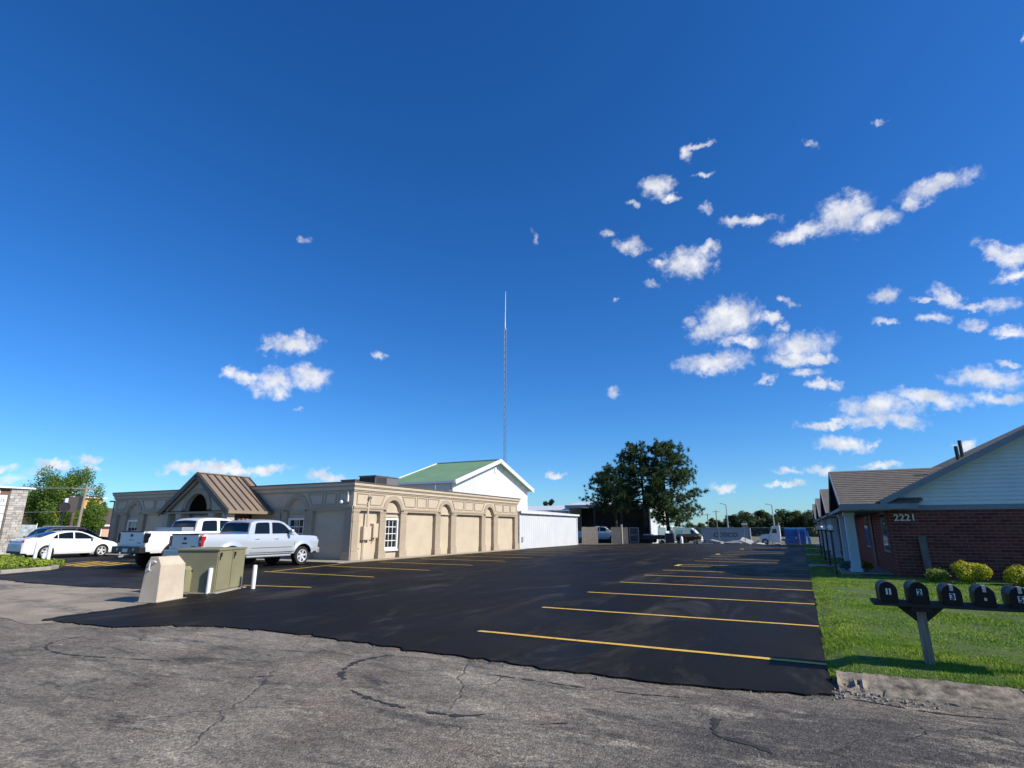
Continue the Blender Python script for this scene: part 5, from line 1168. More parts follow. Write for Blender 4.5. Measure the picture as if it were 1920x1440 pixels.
for k, (z, ln) in enumerate(((2.70, 1.4), (2.12, .0), (1.62, .9), (1.14, 1.1))):
    if ln: MB().box(SX - .074, SX - .070, s1 - .3 - ln, s1 - .3, z, z + .10).build('small_print', mat('faint_print', (.45, .55, .56), .5), sg)
bn = thing('banner_sign', 'small pale banner with grey pattern on posts beside the stone sign', 'banner', (-47.5, 20.0, 0))
MB().box(-47.52, -47.48, 19.75, 20.75, .95, 1.85).build('banner', mat('banner_print', (.55, .62, .66), .6, col2=(.12, .20, .22), vscale=3.5), bn)
for y in (19.72, 20.78): MB().tube([(-47.5, y, 0), (-47.5, y, 1.95)], .03, 6).build('post', M_WHITE, bn)
# trees
M_BARK = mat('bark', (.055, .042, .032), .95, var=.3, vscale=10, bump=.8, bscale=30, stretch=(3, 3, .6))
M_LEAFL = leafmat('fresh_leaf', (.055, .105, .012), (.16, .25, .035), 1.5, .3); M_LEAFD = leafmat('dark_leaf', (.016, .032, .008), (.050, .075, .020), .9, .2)
def broadleaf(root, h, w, seed, m, n, ls, trunk_h=.25, clumps=26, up=False):
    rr = random.Random(seed); tr = MB(); tr.tube([(0, 0, -.1), (0, 0, h * .3), (0, 0, h * .6), (0, 0, h * .85)], [h * .025, h * .02, h * .012, h * .005], 8); cs = []
    for k in range(clumps):
        q = rr.uniform(0, 6.283); z = h * rr.uniform(trunk_h, .93); f = math.sin(math.pi * min(1, max(.05, (z / h - trunk_h * .6) / (1.05 - trunk_h * .6)))) ** .6; d = w / 2 * f * rr.uniform(.25, .95)
        c = (d * math.cos(q), d * math.sin(q), z, w * rr.uniform(.09, .17) * (1 if not up else .75), 1.0 if not up else 1.5); cs.append(c)
        zb_ = min(h * .74, max(h * .12, z - d * rr.uniform(.5, 1.0))); tr.tube([(0, 0, zb_), (c[0] * .5, c[1] * .5, (zb_ + z) / 2 + .1), c[:3]], [h * .010, h * .006, h * .003], 5, False)
    tr.build('trunk', M_BARK, root, world=False); leaf_cloud('crown', m, root, cs, n, ls, seed, flat=.3, inner=.15)
t = thing('roadside_tree', 'big loose bright green tree behind the white sedan', 'tree', (-74, 34.3, -.05)); broadleaf(t, 7.9, 8.2, 11, M_LEAFL, 26000, .11, .16, 60, True)
t = thing('roadside_tree', 'narrow green tree in front of the yellow building', 'tree', (-78, 39.6, -.05)); broadleaf(t, 5.0, 4.2, 12, M_LEAFL, 9000, .10, .2, 24, True)
t = thing('roadside_tree', 'dark green tree between stone sign and big bright tree', 'tree', (-80, 31.0, -.05)); broadleaf(t, 6.2, 5.2, 13, M_LEAFD, 9000, .13, .15, 26)
# utility pole, sign boxes, wires
up = thing('utility_pole', 'wooden utility pole with transformer box behind the sedan', 'utility pole', (-62, 30.5, 0)); MB().tube([(-62, 30.4, -.2), (-62, 30.55, 5.75)], [.16, .11], 10).build('pole', mat('pole_wood', (.30, .25, .19), .9, var=.2, stretch=(4, 4, .5)), up)
MB().box(-62.25, -61.75, 29.75, 30.30, 3.4, 4.6).build('transformer', M_DARKMET, up, bevel=.05); MB().bar((-62, 29.3, 5.35), (-62, 31.6, 5.35), .10).build('crossarm', M_POST, up)
wr = thing('power_line', 'pale overhead power lines running past the roadside tree', 'power line', (-62, 30.5, 5.4))
for y, z in ((29.4, 5.42), (31.5, 5.42), (30.5, 3.2)):
    MB().tube([(-62 - k * .6, y - k * 1.9, z - .35 * math.sin(math.pi * k / 14)) for k in range(15)], .018, 4, False).build('wire', M_STEEL, wr)
ps = thing('pole_sign', 'tall rectangular roadside sign seen edge-on beside the utility pole', 'sign', (-58, 27.9, 0)); MB().box(-58.1, -57.9, 27.3, 28.1, 3.0, 4.35).build('panel', mat('sign_dark', (.06, .05, .045), .5), ps, bevel=.02); MB().tube([(-58, 27.9, 0), (-58, 27.9, 3.0)], .14, 8).build('post', mat('rust_post', (.12, .085, .06), .8, var=.2), ps); MB().box(-58.12, -57.88, 27.05, 27.28, 3.1, 4.2).build('white_face', M_WHITE, ps)  # the sign face is a plain white box beside the dark panel
rs = thing('round_sign', 'dark round sign on a black post under the tree', 'sign', (-56, 26.2, 0)); MB().lathe([(.40, -.05), (.43, 0), (.40, .05)], 20, 'x', (-56, 26.2, 3.35)).build('disc', M_BLACKP, rs); MB().ring([(.43 * math.cos(q), .43 * math.sin(q)) for q in (6.2832 * k / 20 for k in range(20))], [(.36 * math.cos(q), .36 * math.sin(q)) for q in (6.2832 * k / 20 for k in range(20))], lambda a_, b_: (-55.96, 26.2 + a_, 3.35 + b_), lambda a_, b_: (-55.92, 26.2 + a_, 3.35 + b_)).build('rim', M_DARKMET, rs); MB().tube([(-56, 26.2, 0), (-56, 26.2, 2.95)], .09, 8).build('post', M_BLACKP, rs)
# far buildings
M_YEL = mat('yellow_stucco', (.62, .36, .09), .85, var=.06); M_DROOF = mat('far_roof', (.10, .075, .06), .9, var=.15)
def farhouse(label, x0, x1, y0, y1, h, rh, mw, mr, wins, win_m=None):
    r = thing('distant_building', label, 'building', (x1, y0, 0)); MB().box(x0, x1, y0, y1, -.1, h).build('wall', mw, r); cx = (x0 + x1) / 2; o = .5
    MB().add([(x0-o, y0-o, h), (x1+o, y0-o, h), (x1+o, y1+o, h), (x0-o, y1+o, h), (cx, y0 + (x1-x0) * .35, h + rh), (cx, y1 - (x1-x0) * .35, h + rh)], [(0,1,4), (1,2,5,4), (2,3,5), (3,0,4,5), (0,3,2,1)]).build('roof', mr, r)
    MB().box(x0 - o, x1 + o, y0 - o, y1 + o, h - .22, h - .004).build('fascia', M_WHITE, r)
    for (yy, z0, w, hh) in wins: 
        q = MB().box(x1 - .05, x1 + .05, yy, yy + w, z0, z0 + hh).build('window', win_m or M_WHITE, r); MB().box(x1 + .051, x1 + .06, yy + .1, yy + w - .1, z0 + .1, z0 + hh - .1).build('pane', M_GLASSW, q)
farhouse('tall yellow stucco hotel with brown roof beyond the tree', -140, -122, 55, 63.4, 7.5, 1.0, M_YEL, M_DROOF, [(57, 1, 1.2, 1.4), (60, 1, 1.2, 1.4), (57, 4, 1.2, 1.4), (60, 4, 1.2, 1.4)])
farhouse('low building with brown hipped roof and peach walls beyond the SUV', -92, -82, 40.6, 52, 2.1, 2.3, mat('peach_wall', (.55, .36, .27), .85), M_DROOF, [(41.6, .6, 1.5, 1.1), (45, .6, 1.5, 1.1)])
for k, (x, y, c, lb) in enumerate(((-66, 28.6, (.45, .46, .48), 'pale grey car parked under the roadside tree'), (-67, 31.8, (.60, .61, .62), 'white car parked behind the round sign'), (-60, 25.8, (.03, .035, .04), 'black car parked beside the banner sign'))):
    sd = suv(lb, (x, y, .0), R(200), carpaint('far_paint_%d' % k, c))
lp = thing('street_lamp', 'thin black street lamp before the low brown-roofed building', 'street lamp', (-50, 26.9, 0)); MB().tube([(-50, 26.9, 0), (-50, 26.9, 3.7)], .05, 6).build('post', M_BLACKP, lp); MB().box(-50.2, -49.8, 26.6, 27.0, 3.7, 3.8).build('lamp_head', M_BLACKP, lp)

# ================================================================== BACK OF THE LOT
def wx(u, Y):                                                    # x of a ground-level pixel column at distance Y
    r = ray(u, 1000); return r.x / r.y * Y
M_DARKIN = mat('hangar_interior_shade', (.035, .033, .032), .9, var=.3, vscale=.6)  # near-black walls, the shade inside the hangar put into their colour
hg = thing('hangar', 'big white open-fronted warehouse with a black shadowed interior behind the pines', 'building', (-17.5, 76, -.35)); gx1, gx0_, gy0, gy1 = -17.6, -29.2, 76.0, 87.0
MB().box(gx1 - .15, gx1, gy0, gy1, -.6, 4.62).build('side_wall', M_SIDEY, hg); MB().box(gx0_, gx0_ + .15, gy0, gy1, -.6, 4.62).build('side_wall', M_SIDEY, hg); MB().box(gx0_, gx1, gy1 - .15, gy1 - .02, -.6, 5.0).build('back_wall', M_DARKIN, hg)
slab('roof', (gx0_ - .4, gy0 - .3, 4.82), (gx1 + .3, gy0 - .3, 4.82), (gx1 + .3, 81.5, 5.45), (gx0_ - .4, 81.5, 5.45), .08, M_WMETAL, hg); slab('roof', (gx0_ - .4, 81.5, 5.45), (gx1 + .3, 81.5, 5.45), (gx1 + .3, gy1 + .2, 4.82), (gx0_ - .4, gy1 + .2, 4.82), .08, M_WMETAL, hg)
MB().box(gx0_ - .4, gx1 + .3, gy0 - .36, gy0 - .305, 4.42, 4.80).build('front_fascia', mat('fascia_grey', (.40, .40, .39), .6), hg)
MB().box(gx0_ + .16, gx1 - .16, gy0 + .1, gy0 + .25, -.6, 1.6) 
for x in (gx0_ + 3.8, gx0_ + 7.7): MB().box(x - .12, x + .12, gy0 + .1, gy0 + .34, -.6, 4.5).build('column', M_DARKMET, hg)
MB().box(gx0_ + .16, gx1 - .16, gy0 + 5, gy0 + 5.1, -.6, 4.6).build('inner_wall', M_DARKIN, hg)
wh = thing('low_warehouse', 'low white-roofed warehouse left of the open hangar', 'building', (-38.5, 77, -.4)); MB().box(-38.5, -29.8, 77, 86, -.6, 4.1).build('wall', mat('grey_metal_wall', (.42, .43, .43), .6, var=.08), wh); slab('roof', (-38.9, 76.6, 4.2), (-29.65, 76.6, 4.2), (-29.65, 81, 5.0), (-38.9, 81, 5.0), .08, M_WMETAL, wh)
for k in range(4): MB().box(-37.5 + k * 2, -36.3 + k * 2, 76.93, 77.0, 2.6, 3.5).build('window', M_GLASSW, wh)
# wooden fence pieces
M_WOOD = mat('fence_wood', (.25, .20, .15), .9, col2=(.42, .36, .28), vscale=5, stretch=(5, 5, .5), bump=.4)
def wood_fence(a, b, h, label):
    r = thing('wooden_fence', label, 'fence', (a[0], a[1], 0)); d = Vector((b[0]-a[0], b[1]-a[1], 0)); n = max(2, round(d.length / .145)); rr = random.Random(n)
    for k in range(n):
        p = Vector((a[0], a[1], 0)) + d * ((k + .5) / n); hh = h + rr.gauss(0, .012); MB().obox((p.x, p.y, hh / 2 + .03), d.length / n - .012, .02, hh - .03, (0, 0, math.atan2(d.y, d.x))).build('plank', M_WOOD, r)
    nrm = Vector((d.y, -d.x, 0)).normalized() * -.035
    for z in (.35, h - .3): MB().bar(Vector((*a, z)) + nrm, Vector((*b, z)) + nrm, .04, .09).build('rail', M_WOOD, r)
wood_fence((-19.85, 55.25), (-18.35, 55.9), 1.74, 'weathered wooden fence panel joining the end of the white shed'); wood_fence((-18.2, 59.9), (-16.45, 60.3), 1.74, 'weathered wooden gate panel standing beside the white post')
gpst = thing('gate_post', 'pale square post in front of the wooden gate panel', 'post', (-17.0, 59.8, 0)); MB().box(-17.08, -16.92, 59.72, 59.88, 0, 1.98).build('shaft', mat('pale_post', (.55, .50, .40), .8), gpst); MB().box(-17.11, -16.89, 59.69, 59.91, 1.98, 2.02).build('cap', MATS['pale_post'], gpst)
cg = thing('chain_link_gate', 'grey chain-link gate leaf standing open next to the wooden gate panel', 'gate', (-16.9, 64, 0)); 
fr_ = [(-17.3, .1), (-16.25, .1), (-16.25, 1.7), (-17.3, 1.7)]; MB().ring(fr_, inset(fr_, .05), lambda x, z: (x, 64.0, z), lambda x, z: (x, 64.05, z)).build('frame', M_STEEL, cg); MB().box(-17.25, -16.3, 64.02, 64.03, .9, .94).build('brace', M_STEEL, cg)
def wires(x0, x1, y, z0, z1, sp, rad, axis=None):
    m = MB(); k = x0 - (z1 - z0)
    while k < x1:
        for sgn in (1, -1):
            xa, za, xb, zb_ = (k, z0, k + (z1 - z0), z1) if sgn > 0 else (k, z1, k + (z1 - z0), z0)
            if xa < x0: t_ = (x0 - xa) / (xb - xa); xa, za = x0, za + (zb_ - za) * t_
            if xb > x1: t_ = (x1 - xa) / (xb - xa); xb, zb_ = x1, za + (zb_ - za) * t_
            if xb - xa > .05: m.bar((xa, y + .004 * sgn, za), (xb, y + .004 * sgn, zb_), rad * 2)
        k += sp
    return m
wires(-17.25, -16.3, 64.025, .15, 1.65, .12, .003).build('mesh_fabric', M_STEEL, cg, kind='stuff')
# chain-link fence
cf = thing('chain_link_fence', 'long grey chain-link fence closing the far end of the parking lot', 'fence', (-13.2, 66.5, 0)); fx = [-13.2, -10.6, -8.0, -5.4, -2.75, -.15, 2.5]
for x in fx: MB().tube([(x, 66.5, -.2), (x, 66.5, 1.72)], .035, 8).build('post', M_STEEL, cf)
MB().tube([(-13.2, 66.5, 1.68), (2.5, 66.5, 1.68)], .022, 6).build('top_rail', M_STEEL, cf); wires(-13.2, 2.5, 66.5, .03, 1.66, .14, .0025).build('mesh_fabric', M_STEEL, cf, kind='stuff')
# pines
def pine(root, h, lo, prof, seed, n_tuft, m, lean=(0, 0), skew=0.0):
    rr = random.Random(seed); g_ = np.random.default_rng(seed); tr = MB(); top = (lean[0], lean[1], h)
    def ax(z): return (lean[0] * (z / h) ** 1.5, lean[1] * (z / h) ** 1.5)
    tr.tube([(*ax(z), z) for z in np.linspace(-.1, h * .97, 9)], [h * .021 * (1 - .9 * k / 8) + .01 for k in range(9)], 8); T = []
    z = lo
    while z < h * .95:
        nb = rr.choice((3, 4, 5)); q0 = rr.uniform(0, 6.28)
        for k in range(nb):
            q = q0 + 6.283 * k / nb + rr.uniform(-.4, .4); ln = prof(z / h) * rr.uniform(.55, 1.1) * (1 + skew * math.cos(q)); rise = rr.uniform(-.12, .35) * ln * (1.0 if z > h * .5 else .35); a_ = ax(z)
            p0 = Vector((*a_, z)); p2 = p0 + Vector((math.cos(q) * ln, math.sin(q) * ln, rise)); p1 = (p0 + p2) / 2 + Vector((0, 0, -.10 * ln + .1))
            tr.tube([p0, p1, p2], [.012 * h * .35 + .012, .03, .012], 5, False)
            m_ = max(4, int(ln * 9.0))
            for j in range(m_):
                f = .28 + .78 * (j + rr.random()) / m_; c = p0 * (1-f)**2 + p1 * 2 * f * (1-f) + p2 * f * f; T.append(c + Vector((rr.gauss(0, .20), rr.gauss(0, .20), rr.gauss(.06, .17))) * (.5 + .28 * ln))
        z += h * rr.uniform(.028, .044)
    tr.build('trunk', M_BARK, root, world=False)
    P = np.array(T); nn = 34; n = len(P) * nn; C = np.repeat(P, nn, 0); d = g_.normal(size=(n, 3)); d[:, 2] += .35; d /= np.linalg.norm(d, axis=1)[:, None]; ln = g_.uniform(.18, .44, n)[:, None]
    s = np.cross(d, g_.normal(size=(n, 3))); s /= np.linalg.norm(s, axis=1)[:, None]; V = np.empty((n, 3, 3), np.float32); V[:, 0] = C + s * .028; V[:, 1] = C - s * .028; V[:, 2] = C + d * ln
    me = bpy.data.meshes.new('crown'); me.vertices.add(n*3); me.vertices.foreach_set('co', V.ravel()); me.loops.add(n*3); me.loops.foreach_set('vertex_index', np.arange(n*3, dtype=np.int32)); me.polygons.add(n); me.polygons.foreach_set('loop_start', np.arange(0, n*3, 3, dtype=np.int32)); me.update(); me.validate(); me.materials.append(m)
    o = bpy.data.objects.new('crown', me); COL.objects.link(o); o.parent = root
M_NEED = leafmat('pine_needle', (.018, .040, .012), (.055, .095, .028), .8, .15); M_NEED2 = leafmat('pine_needle_green', (.028, .058, .014), (.085, .13, .032), .8, .18)
pr1 = lambda t: np.interp(t, [.28, .40, .55, .72, .88, 1.0], [1.8, 3.4, 3.3, 2.6, 1.8, .6]); pr2 = lambda t: np.interp(t, [.15, .25, .36, .45, .6, .8, .92, 1.0], [2.6, 3.4, 3.2, 3.6, 3.1, 2.5, 1.6, .5])
t = thing('pine_tree', 'tall dark pine with forked bare trunk before the open hangar', 'tree', (wx(1214, 66), 66, -.03), group='pines at the back of the lot'); pine(t, 12.1, 4.2, pr1, 5, 0, M_NEED, (-.7, 0), -.25)
t = thing('pine_tree', 'greener pine with low drooping branches beside the teal camper', 'tree', (wx(1254, 66.6), 66.6, -.03), group='pines at the back of the lot'); pine(t, 11.9, 2.4, pr2, 9, 0, M_NEED2, (-.4, 0), .38)
t = thing('pine_tree', 'shorter dark pine leaning out over the hangar front', 'tree', (wx(1158, 70), 70, -.1), group='pines at the back of the lot'); pine(t, 9.6, 3.9, lambda t_: np.interp(t_, [.4, .55, .75, .92, 1], [3.0, 3.7, 3.1, 1.9, .6]), 15, 0, M_NEED, (-.8, 0), .0)
t = thing('far_pine', 'small dark treetop showing above the low warehouse roof', 'tree', (wx(1028, 95), 95, -.9)); broadleaf(t, 7.9, 3.0, 31, M_LEAFD, 2500, .14, .3, 14)
# yard vehicles and goods
def zg(Y): return hz(Y) - .05
M_TEAL = mat('teal_paint', (.22, .50, .46), .4, var=.08); M_TEALL = mat('pale_teal', (.50, .70, .66), .45, var=.06); M_TARP = mat('dark_tarp', (.020, .016, .015), .6, var=.4, vscale=3, bump=.4, bscale=8)
def side_profile(root, name, poly, Y, w, m, bevel=.03):
    return MB().prism(poly, lambda x, z: (x, Y, z), lambda x, z: (x, Y + w, z)).build(name, m, root, bevel=bevel)
Y = 84.0; z0 = zg(Y); xa, xb = wx(1262, Y), wx(1314, Y); cm_ = thing('camper', 'teal and white camper with raked front behind the chain-link fence', 'camper', (xa, Y, z0))
side_profile(cm_, 'lower_body', [(xa, z0 + .5), (xb, z0 + .5), (xb - .1, z0 + 1.2), (xa, z0 + 1.2)], Y, 2.0, M_WMETAL); side_profile(cm_, 'upper_body', [(xa, z0 + 1.201), (xb - .1, z0 + 1.201), (xb - 1.2, z0 + 2.35), (xa, z0 + 2.55)], Y + .03, 1.94, M_TEALL)
side_profile(cm_, 'window', [(xa + .3, z0 + 1.5), (xa + 1.3, z0 + 1.5), (xa + 1.3, z0 + 2.1), (xa + .3, z0 + 2.1)], Y + .0, .02, M_TEAL, 0); side_profile(cm_, 'cab_window', [(xb - 1.35, z0 + 1.4), (xb - .45, z0 + 1.4), (xb - 1.15, z0 + 2.1), (xb - 1.4, z0 + 2.1)], Y, .02, M_GLASSD, 0)
for x in (xa + .8, xb - .8): MB().lathe([(.32, 0), (.34, .1), (.32, .22)], 16, 'y', (x, Y - .05, z0 + .34)).build('wheel', M_RUBBER, cm_)
Y = 80.0; z0 = zg(Y); xa, xb = wx(1222, Y), wx(1249, Y); ct = thing('cargo_trailer', 'pale teal box trailer with white door behind the pine trunk', 'trailer', (xa, Y, z0)); side_profile(ct, 'box', [(xa, z0 + .4), (xb, z0 + .4), (xb, z0 + 2.25), (xa + .2, z0 + 2.45), (xa, z0 + 2.3)], Y, 2.2, M_TEALL)
side_profile(ct, 'door', [(xb - .6, z0 + .5), (xb - .1, z0 + .5), (xb - .1, z0 + 2.1), (xb - .6, z0 + 2.1)], Y - .03, .03, M_WMETAL, 0); side_profile(ct, 'stripe', [(xa, z0 + 1.0), (xb - .65, z0 + 1.0), (xb - .65, z0 + 1.3), (xa, z0 + 1.3)], Y - .02, .02, M_TEAL, 0)
for x in (xa + .6, xb - .6): MB().lathe([(.3, 0), (.32, .1), (.3, .2)], 16, 'y', (x, Y - .03, z0 + .32)).build('wheel', M_RUBBER, ct)
Y = 86; z0 = zg(Y); xa, xb = wx(1232, Y), wx(1262, Y); rv = thing('travel_trailer', 'grey-white travel trailer with dark red stripe between two pine trunks', 'trailer', (xa, Y, z0)); side_profile(rv, 'shell', [(xa, z0 + .4), (xb, z0 + .4), (xb, z0 + 2.5), (xb - .3, z0 + 2.75), (xa + .2, z0 + 2.75), (xa, z0 + 2.5)], Y, 2.3, M_WMETAL); side_profile(rv, 'stripe', [(xa + .4, z0 + 1.6), (xb, z0 + 1.6), (xb, z0 + 2.1), (xa + .4, z0 + 2.1)], Y - .02, .02, mat('maroon', (.15, .03, .03), .5), 0)
MB().lathe([(.3, 0), (.32, .1), (.3, .2)], 16, 'y', ((xa + xb) / 2, Y - .03, z0 + .32)).build('wheel', M_RUBBER, rv)
Y = 65.8; xa, xb = wx(1266, Y), wx(1312, Y); bt = thing('covered_boat', 'boat on trailer under dark tarp beside the fence', 'boat', (xa, Y, 0))
rows = []
for i in range(13):
    f = i / 12; x = xa + (xb - xa) * f; hw = .85 * (1 - max(0, (f - .45) / .55) ** 2 * .85); kz = .30 + .25 * max(0, f - .5); rz2 = .78 + .10 * f; rows.append([(x, Y + 1 - hw * .3, kz), (x, Y + 1 - hw * .9, kz + .2), (x, Y + 1 - hw, rz2 - .1), (x, Y + 1 - hw * .5, rz2 + .14), (x, Y + 1, rz2 + .2), (x, Y + 1 + hw * .5, rz2 + .14), (x, Y + 1 + hw, rz2 - .1), (x, Y + 1 + hw * .9, kz + .2), (x, Y + 1 + hw * .3, kz)])
h_ = MB().grid(rows); h_.f += [tuple(range(9)), tuple(range(12*9, 13*9))]; h_.build('tarped_hull', M_TARP, bt, smooth=60); MB().bar((xa - .2, Y + 1, .28), (xb + .6, Y + 1, .28), .08).build('trailer_frame', M_DARKMET, bt)
for s in (.15, 1.85): MB().lathe([(.27, -.09), (.29, 0), (.27, .09)], 16, 'y', (xa + .9, Y + s, .29)).build('wheel', M_RUBBER, bt)
MB().bar((xb + .55, Y + 1, 0), (xb + .55, Y + 1, .55), .06).build('jack', M_STEEL, bt)
xa, xb = wx(1247, 66), wx(1262, 66); dmb = thing('storage_bin', 'navy blue storage bin standing between pine trunk and covered boat', 'bin', (xa, 65.9, 0)); MB().box(xa, xb, 65.9, 66.6, .02, 1.02).build('bin_body', mat('navy_plastic', (.015, .018, .045), .5, var=.2), dmb, bevel=.04); MB().box(xa - .03, xb + .03, 65.87, 66.63, 1.02, 1.08).build('lid', MATS['navy_plastic'], dmb, bevel=.02)
xa = wx(1277, 65.4); wc = thing('white_canister', 'narrow white canister standing in front of the covered boat', 'canister', (xa, 65.4, 0)); MB().lathe([(.16, .0), (.16, .62), (.10, .70), (.05, .78)], 14, 'z', (xa, 65.4, 0)).build('tank', M_WHITE, wc, smooth=40); MB().lathe([(.05, .78), (.05, .84)], 10, 'z', (xa, 65.4, 0)).build('valve', M_STEEL, wc)
Y = 65.2; xa, xb = wx(1201, Y), wx(1241, Y); ut = thing('utility_trailer', 'low black utility trailer parked under the tall pine', 'trailer', (xa, Y, 0)); MB().box(xa, xb, Y, Y + 1.6, .42, .50).build('deck', M_DARKMET, ut)
MB().box(xa, xb, Y, Y + .04, .50, .88).build('side_board', M_BLACKP, ut); MB().box(xa, xb, Y + 1.56, Y + 1.6, .50, .88).build('side_board', M_BLACKP, ut); MB().box(xa + .2, xa + 1.2, Y + .3, Y + 1.2, .51, .98).build('load', M_WMETAL, ut, bevel=.04); MB().bar((xb, Y + .8, .42), (xb + .9, Y + .8, .35), .08).build('drawbar', M_DARKMET, ut)
for s in (.05, 1.55): MB().lathe([(.26, -.08), (.28, 0), (.26, .08)], 14, 'y', ((xa + xb) / 2, Y + s, .28)).build('wheel', M_RUBBER, ut)
pw = pickup('pickup_truck', 'white pickup truck seen through the gap between wooden gate panels', (-25.5, 69.6, -.08), R(0), carpaint('yard_truck_paint', (.62, .64, .65)), 0, .405, False)
# shipping container
Y = 108.0; z0 = zg(Y); xa, xb = wx(1316, Y), wx(1406, Y); M_CONT = ribbed('container_grey', (.30, .33, .36), 1.4, 'X', .6, .03, .2); co = thing('shipping_container', 'long grey shipping container lettered COSCO in the yard', 'container', (xa, Y, z0))
MB().box(xa, xb, Y, Y + 2.44, z0 + .05, z0 + 2.64).build('box', M_CONT, co)
for x in (xa, xb): MB().box(x - .08, x + .08, Y - .03, Y + .13, z0 + .05, z0 + 2.68).build('corner_post', mat('container_frame', (.24, .26, .29), .6), co)
MB().box(xa, xb, Y - .03, Y + .1, z0 + 2.55, z0 + 2.68).build('top_rail', MATS['container_frame'], co)
text_mesh('COSCO', 1.0, .01, 'lettering', mat('container_letters', (.06, .07, .09), .6), co, wall_mtx(((wx(1335, Y) + wx(1386, Y)) / 2, Y - .035, z0 + 1.15), (1, 0, 0), (0, 0, 1)), .03, 'CENTER', sx=1.18)
# day-cab tractor
Y = 100.0; z0 = zg(Y); xa, xb = wx(1424, Y), wx(1463, Y); L_ = xb - xa; se = thing('semi_truck', 'white day-cab semi truck behind the fence facing the container', 'truck', (xa, Y, z0)); M_SEMI = mat('semi_white', (.66, .69, .71), .4, var=.06)
side_profile(se, 'hood', [(xa, z0 + .8), (xa + .05, z0 + 1.45), (xa + .35, z0 + 1.62), (xa + L_ * .46, z0 + 1.72), (xa + L_ * .46, z0 + .55), (xa + 1.15, z0 + .55), (xa + 1.05, z0 + 1.0), (xa + .75, z0 + 1.12), (xa + .45, z0 + 1.0), (xa + .33, z0 + .55), (xa + .05, z0 + .55)][:4] + [(xa + L_ * .46, z0 + .62), (xa, z0 + .62)], Y + .15, 1.9, M_SEMI, .06)
side_profile(se, 'cab', [(xa + L_ * .46, z0 + .6), (xb, z0 + .6), (xb, z0 + 3.0), (xa + L_ * .62, z0 + 2.9), (xa + L_ * .47, z0 + 1.75)], Y, 2.2, M_SEMI, .05); side_profile(se, 'side_window', [(xa + L_ * .58, z0 + 1.85), (xa + L_ * .84, z0 + 1.85), (xa + L_ * .84, z0 + 2.5), (xa + L_ * .68, z0 + 2.5)], Y - .02, .03, M_GLASSD, 0)
side_profile(se, 'fender', [(xa + .72 + .62 * math.cos(math.pi * k / 10), z0 + .52 + .62 * math.sin(math.pi * k / 10)) for k in range(11)], Y + .02, .3, M_SEMI, .02); MB().lathe([(.50, 0), (.52, .12), (.5, .3)], 20, 'y', (xa + .72, Y - .0, z0 + .52)).build('wheel', M_RUBBER, se); MB().lathe([(.26, -.02), (.2, -.06), (.08, -.03)], 16, 'y', (xa + .72, Y, z0 + .52)).build('rim', M_STEEL, se)
MB().box(xa + L_ * .55, xb, Y - .05, Y + .3, z0 + .45, z0 + 1.0).build('fuel_tank', M_ALU, se, bevel=.1); MB().tube([(xb - .1, Y + .1, z0 + 1), (xb - .1, Y + .1, z0 + 3.4)], .07, 8).build('exhaust_stack', M_CHROME, se); MB().obox((xa + L_ * .5, Y - .2, z0 + 2.1), .08, .2, .4).build('mirror', M_BLACKP, se); MB().box(xb, xb + 2.5, Y + .4, Y + 1.8, z0 + .7, z0 + .95).build('chassis', M_DARKMET, se)
for x in (xb + 1.0, xb + 2.1): MB().lathe([(.50, 0), (.52, .2), (.5, .45)], 20, 'y', (x, Y, z0 + .52)).build('wheel', M_RUBBER, se)
# blue wrapped pallets
M_BLUE = mat('blue_wrap', (.012, .085, .42), .35, col2=(.03, .16, .60), vscale=4, bump=.6, bscale=9, spec=.6); M_BLUEL = mat('blue_wrap_light', (.05, .30, .70), .35, var=.25, vscale=5, bump=.6, bscale=9)
for k, (ua, ub, Y) in enumerate(((1471, 1491.5, 67.4), (1492, 1511, 67.4))):
    xa, xb = wx(ua, Y), wx(ub, Y); r = thing('wrapped_pallet', ['blue plastic-wrapped pallet next to the semi truck cab', 'blue plastic-wrapped pallet with loose film trailing at its outer edge'][k], 'pallet', (xa, Y, -.05), group='blue wrapped pallets'); rr = random.Random(k)
    MB().box(xa, xb, Y, Y + 1.1, -.05, .06).build('pallet_base', M_WOOD, r)
    for j in range(6): dx = rr.uniform(-.02, .02); MB().box(xa + .01 + dx, xb - .01 + dx, Y + rr.uniform(0, .03), Y + 1.08, .07 + j * .265, .07 + (j + 1) * .265 - .012).build('bundle' if j < 5 else 'top_bundle', M_BLUE if j < 5 else M_BLUEL, r, bevel=.05, seg=3)
    if k: MB().grid([[(xb + .02 + .12 * math.sin(z * 4) * (1.6 - z) * .6, Y - .02, z), (xb + .18 + .25 * (1.6 - z) * .6, Y + .05 * math.sin(z * 9), z)] for z in np.linspace(.02, 1.4, 12)]).build('loose_film', M_BLUEL, r, smooth=True)
